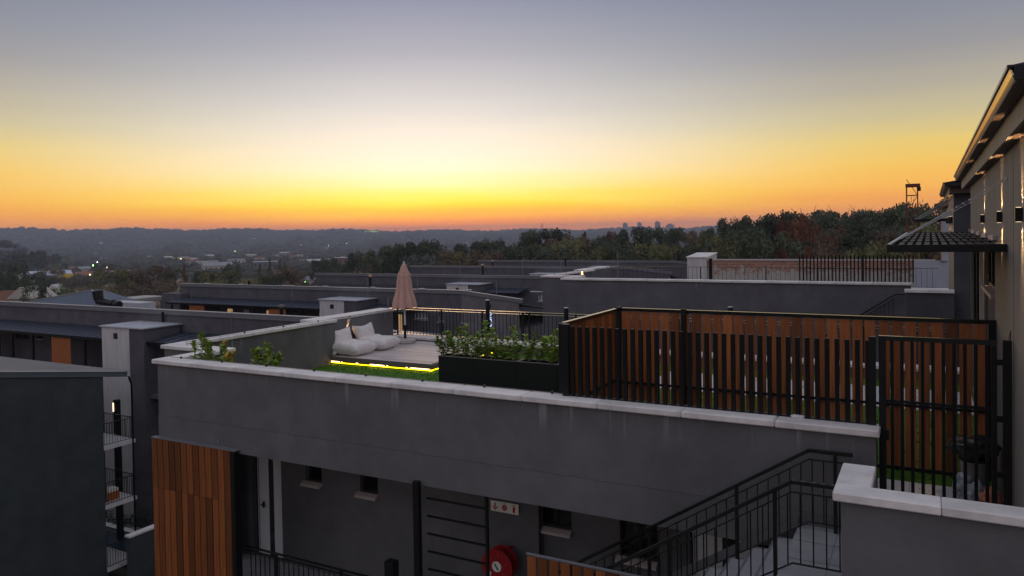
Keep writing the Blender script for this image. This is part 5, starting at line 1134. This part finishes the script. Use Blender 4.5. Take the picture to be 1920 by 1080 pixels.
# distant woodland as masses
def blob_field(name, mt, n_, bmin, bmax, rmin, rmax, size, seed, sub=1, keep=None):
    rnd = random.Random(seed); mb = MB()
    bm = bmesh.new(); bmesh.ops.create_icosphere(bm, subdivisions=sub, radius=1); bv = [v.co.copy() for v in bm.verts]; bf = [tuple(q.index for q in f.verts) for f in bm.faces]; bm.free()
    for _ in range(n_):
        b = rnd.uniform(bmin, bmax); r = sqrt(rnd.uniform(rmin**2, rmax**2))
        if keep and not keep(b, r): continue
        x, y, z = at(b, r); s_ = size*rnd.uniform(.6, 1.5)*(1 if r < 2000 else 1.25); hx = rnd.uniform(.55, 1.0); k = len(mb.v)
        for v in bv:
            j = rnd.uniform(.78, 1.22); mb.v.append((x+v.x*s_*j, y+v.y*s_*j, z+s_*hx*.55+v.z*s_*hx*j))
        mb.f += [tuple(q+k for q in f) for f in bf]
    o = mb.build(name, mt, off=(0, 0, 0)); o['kind'] = 'stuff'; return o
blob_field('ridge_woodland', 'far', 9000, 8, 66, 1700, 4350, 7.5, 1)
blob_field('ridge_woodland', 'far2', 3000, 8, 66, 1500, 4300, 6.5, 2)
blob_field('crest_trees', 'far', 900, 14, 66, 4080, 4260, 7, 3, keep=lambda b, r: (sin(b*5.1)+sin(b*13.7+2)) > -.5)
blob_field('valley_woodland', 'far', 2600, 33, 66, 420, 1700, 4.2, 4, keep=lambda b, r: (sin(b*3.1+r*.011)+sin(r*.023+b)) > -.5)
blob_field('valley_woodland', 'far2', 1600, 33, 66, 300, 1600, 3.8, 5, keep=lambda b, r: (sin(b*2.1+r*.017)+cos(r*.019-b*2)) > -.2)
blob_field('hill_undergrowth', 'd', 1500, -6, 29, 112, 330, 2.6, 6); blob_field('hill_undergrowth', 'n', 800, -6, 29, 105, 250, 2.0, 7)
blob_field('near_scrub', 'n', 1200, 34, 66, 120, 420, 2.4, 8); blob_field('near_scrub', 'o', 800, 34, 66, 130, 420, 2.2, 12)
# ------------------------------------------------------------------ town
def house(name, label, b, r, L, D_, H, wall, roof, rot=0, rise=.3, group=None, wins=True, cat='house', flat=False):
    x, y, z = at(b, r); t = thing(name, label, cat, (x, y, z), group); t.rotation_euler.z = R(b+rot)
    def loc(o, name2, mt):
        me = o.mesh(name2); me.materials.append(MT[mt]); q = bpy.data.objects.new(name2, me); COL.objects.link(q); q.parent = t; return q
    loc(MB().box(-L/2, L/2, -D_/2, D_/2, -2, H), 'wall', wall)
    if flat: loc(MB().box(-L/2-.4, L/2+.4, -D_/2-.4, D_/2+.4, H+.01, H+.4), 'roof', roof)
    else: loc(MB().prism([(-D_/2-.5, H+.01), (D_/2+.5, H+.01), (0, H+D_*rise)], 'x', -L/2-.5, L/2+.5), 'roof', roof)
    if wins:
        n_ = max(2, int(L/4))
        for i in range(n_):
            xx = -L/2+L*(i+.5)/n_; q = loc(MB().box(xx-.6, xx+.6, -D_/2-.05, -D_/2-.01, H*.35, H*.75), 'window', 'glass')
    return t
house('warehouse', 'large pale vaulted roof warehouse with a yellow end panel at the left of the town', 59.9, 560, 27, 18, 6.5, 'house', 'shed_roof', 8, .16, wins=False, cat='warehouse')
x, y, z = at(58.65, 551); o = MB().box(-3, 3, -.3, .3, 2.0, 7.2).build('wall_panel', 'yellow', off=(0, 0, 0)); o.location = (x, y, z); o.rotation_euler.z = R(66); tag(o, 'bright yellow panel on the end of the large warehouse', 'panel')
house('long_building', 'long low dark red roofed building right of the warehouse', 56.6, 640, 36, 10, 4.2, 'house', 'tile_red', 0, .22, cat='building')
house('long_building', 'long pale grey flat roofed building in the middle left of the town', 56.2, 500, 33, 10, 4.6, 'house_w', 'tile_grey', -6, flat=True, cat='building')
house('block', 'white flat roofed building in the middle of the town', 50.3, 900, 24, 12, 7, 'house_w', 'house_w', 0, flat=True, cat='building')
house('block', 'white stepped building right of the middle of the town', 48.3, 950, 18, 12, 8, 'house_w', 'tile_grey', 4, flat=True, cat='building')
house('house', 'beige house with a pitched roof before the white town building', 49.6, 720, 24, 12, 6, 'house', 'tile_grey', 10, .25)
house('block', 'grey blue flat roofed hall behind the tall conifers', 46.4, 780, 22, 12, 7, 'tower_far', 'shed_roof', 0, flat=True, cat='building')
house('block', 'low building with a bright white canopy right in the town', 43.6, 930, 20, 10, 5, 'house', 'house_w', 0, flat=True, cat='building')
house('block', 'low building with a lit white canopy next to the distant trees', 42.5, 930, 18, 10, 5.5, 'house', 'house_w', 0, flat=True, cat='building')
house('block', 'pale building with a red brown side left of the tree group', 41.0, 850, 18, 10, 8, 'tile_red', 'house_w', 0, flat=True, cat='building')
house('house', 'small white house below the rust coloured conifer', 50.9, 430, 7, 6, 3.5, 'house_w', 'house_w', 12, .3)
house('house', 'beige house at the dark block corner with a street lamp beside it', 43.2, 330, 7, 7, 5.5, 'house', 'tile_grey', 0, .2)
house('house', 'red tiled house at the left edge in front of the town', 61.9, 232, 9, 7, 5.0, 'house', 'tile_red', 30, .4)
house('house', 'beige roofed house at the far left edge behind the long block', 62.9, 190, 11, 8, 3.6, 'house', 'house', -20, .35)
house('house', 'pale gabled house left of the round dark tree', 60.6, 215, 7, 6, 6.2, 'house', 'house', 50, .45)
house('house', 'small house with a tall pale gable near the green tree', 59.3, 260, 4, 3.4, 5.8, 'house_w', 'house_w', 60, .8, wins=False)
house('house', 'terracotta roofed house left of the parasol behind the long blocks', 40.6, 310, 11, 9, 5.4, 'house', 'tile_red', 8, .35)
house('house', 'beige hipped roof house beside the parasol top', 38.7, 300, 11, 9, 5.0, 'house', 'tile_grey', -5, .3)
house('house', 'mauve roofed house in the gap of the tree group', 30.5, 420, 22, 12, 8, 'house', 'tile_red', 0, .3)
rh = random.Random(31)
protos = []
for i in range(4): protos.append(house('far_house', 'small pale house scattered over the far valley slope', 50, 2600, [14, 18, 12, 22][i], 9, [4, 5, 6, 4][i], 'house', ['tile_grey', 'tile_red', 'tile_grey', 'house_w'][i], 0, .25, 'pale houses on the far slope', wins=False))
n_ = 0
for i in range(96):
    b = rh.uniform(24, 63); r = rh.choice([rh.uniform(700, 1600), rh.uniform(1700, 3600)]); q = protos[i % 4] if i < 4 else copy_tree(protos[i % 4])
    if r < 1600 and b < 40: r += 1400
    q.location = at(b, r, 2.0); q.rotation_euler.z = R(b+rh.uniform(-40, 40))
    s_ = 1 if r > 1700 else .75; q.scale = (s_, s_, s_)
    if r < 1650: q['label'] = 'small pale roofed house among the trees of the valley town'; q['group'] = 'small houses of the valley town'
# lamps of the town
def lamp(label, b, r, h_, mt, s_, group=None):
    x, y, z = at(b, r); t = thing('street_lamp', label, 'lamp', (x, y, z), group)
    MB().tube((x, y, z), (x, y, z+h_), .12, n_=6).build('pole', 'frame', t); MB().tube((x, y, z+h_), (x, y, z+h_+s_*.55), s_*.19, s_*.19, 8).build('lamp_head', mt, t)
for lab, b, r, h_, mt, s_ in (('green glowing lamp above the red roofed long building', 57.2, 620, 10.5, 'l_green', 1.6), ('small white lamp beside the green one in the town', 56.95, 640, 12.6, 'l_white', 1.0), ('orange lamp on the red roofed building', 56.4, 640, 8.5, 'l_orange', 1.0), ('yellow lamp left of the long grey building', 57.4, 480, 7.2, 'l_yellow', 1.0),
                              ('yellow lamp at the left of the white town building', 51.9, 980, 9, 'l_yellow', 1.4), ('pale green lamp in the middle of the valley', 48.4, 1300, 14, 'l_green', 1.4), ('yellow green street lamp beside the beige house', 43.7, 300, 5.2, 'l_green', .45), ('tiny green lamp at the foot of the ridge', 40.7, 1500, 22, 'l_green', 1.6),
                              ('orange lamp on the far slope left', 43.9, 2100, 18, 'l_orange', 1.8), ('orange lamp on the ridge right of the parasol', 32.4, 3200, 10, 'l_orange', 2.6), ('red lamp on the wooded hill below the towers', 16.6, 230, 10.6, 'l_red', .3), ('green lamp low on the slope behind the town', 41.4, 2500, 14, 'l_green', 2.2), ('white lamp low on the slope behind the town', 42.0, 2400, 14, 'l_white', 1.8)):
    lamp(lab, b, r, h_, mt, s_)
for i in range(9): lamp('green floodlight in the row glowing on the distant ridge', 39.35-i*.128+(.12 if i > 4 else 0), 3900, 14, 'l_green', 3.4 if i not in (4, 6) else 2.2, 'green floodlights on the ridge')
x, y, z = at(53.05, 600); t = thing('billboard', 'small bright screen glowing white and red in the town', 'screen', (x, y, z)); t.rotation_euler.z = R(53)
for nm, mb, mt in (('panel', MB().box(-2.3, .6, -.2, 0, 3.4, 6), 'screen'), ('panel', MB().box(.61, 2.3, -.2, 0, 3.4, 6), 'screen_r'), ('post', MB().box(-.2, .2, .01, .3, 0, 6), 'frame')):
    me = mb.mesh(nm); me.materials.append(MT[mt]); o = bpy.data.objects.new(nm, me); COL.objects.link(o); o.parent = t
# towers on the skyline
for lab, b, w_, top in (('left of the pale towers on the skyline', 20.15, 24, 36), ('narrow domed tower on the skyline, second from left', 19.1, 20, 38), ('broad tower on the skyline above the palm trees', 17.8, 27, 40), ('stepped lower tower on the skyline at the right', 16.9, 38, 27)):
    x, y, z = at(b, 3700); t = thing('high_rise', lab, 'tower block', (x, y, z)); t.rotation_euler.z = R(b)
    me = MB().box(-w_/2, w_/2, -9, 9, -10, top-z).mesh('shaft'); me.materials.append(MT['tower_far']); o = bpy.data.objects.new('shaft', me); COL.objects.link(o); o.parent = t
    me = MB().box(-w_/4, w_/5, -5, 5, top-z+.05, top-z+5).mesh('roof_plant'); me.materials.append(MT['tower_far']); o = bpy.data.objects.new('roof_plant', me); COL.objects.link(o); o.parent = t
# ------------------------------------------------------------------ haze
hz = bpy.data.materials.new('evening haze'); hz.use_nodes = True; nt = hz.node_tree; nt.nodes.clear()
pv_ = nt.nodes.new('ShaderNodeVolumePrincipled'); pv_.inputs['Color'].default_value = (0.66, 0.76, 1.0, 1); pv_.inputs['Density'].default_value = HAZE; pv_.inputs['Anisotropy'].default_value = 0.2
om = nt.nodes.new('ShaderNodeOutputMaterial'); nt.links.new(pv_.outputs[0], om.inputs['Volume'])
me = MB().box(-6500, 6500, -6500, 6500, -75, 68).mesh('haze'); me.materials.append(hz); o = bpy.data.objects.new('haze', me); COL.objects.link(o); o['kind'] = 'stuff'
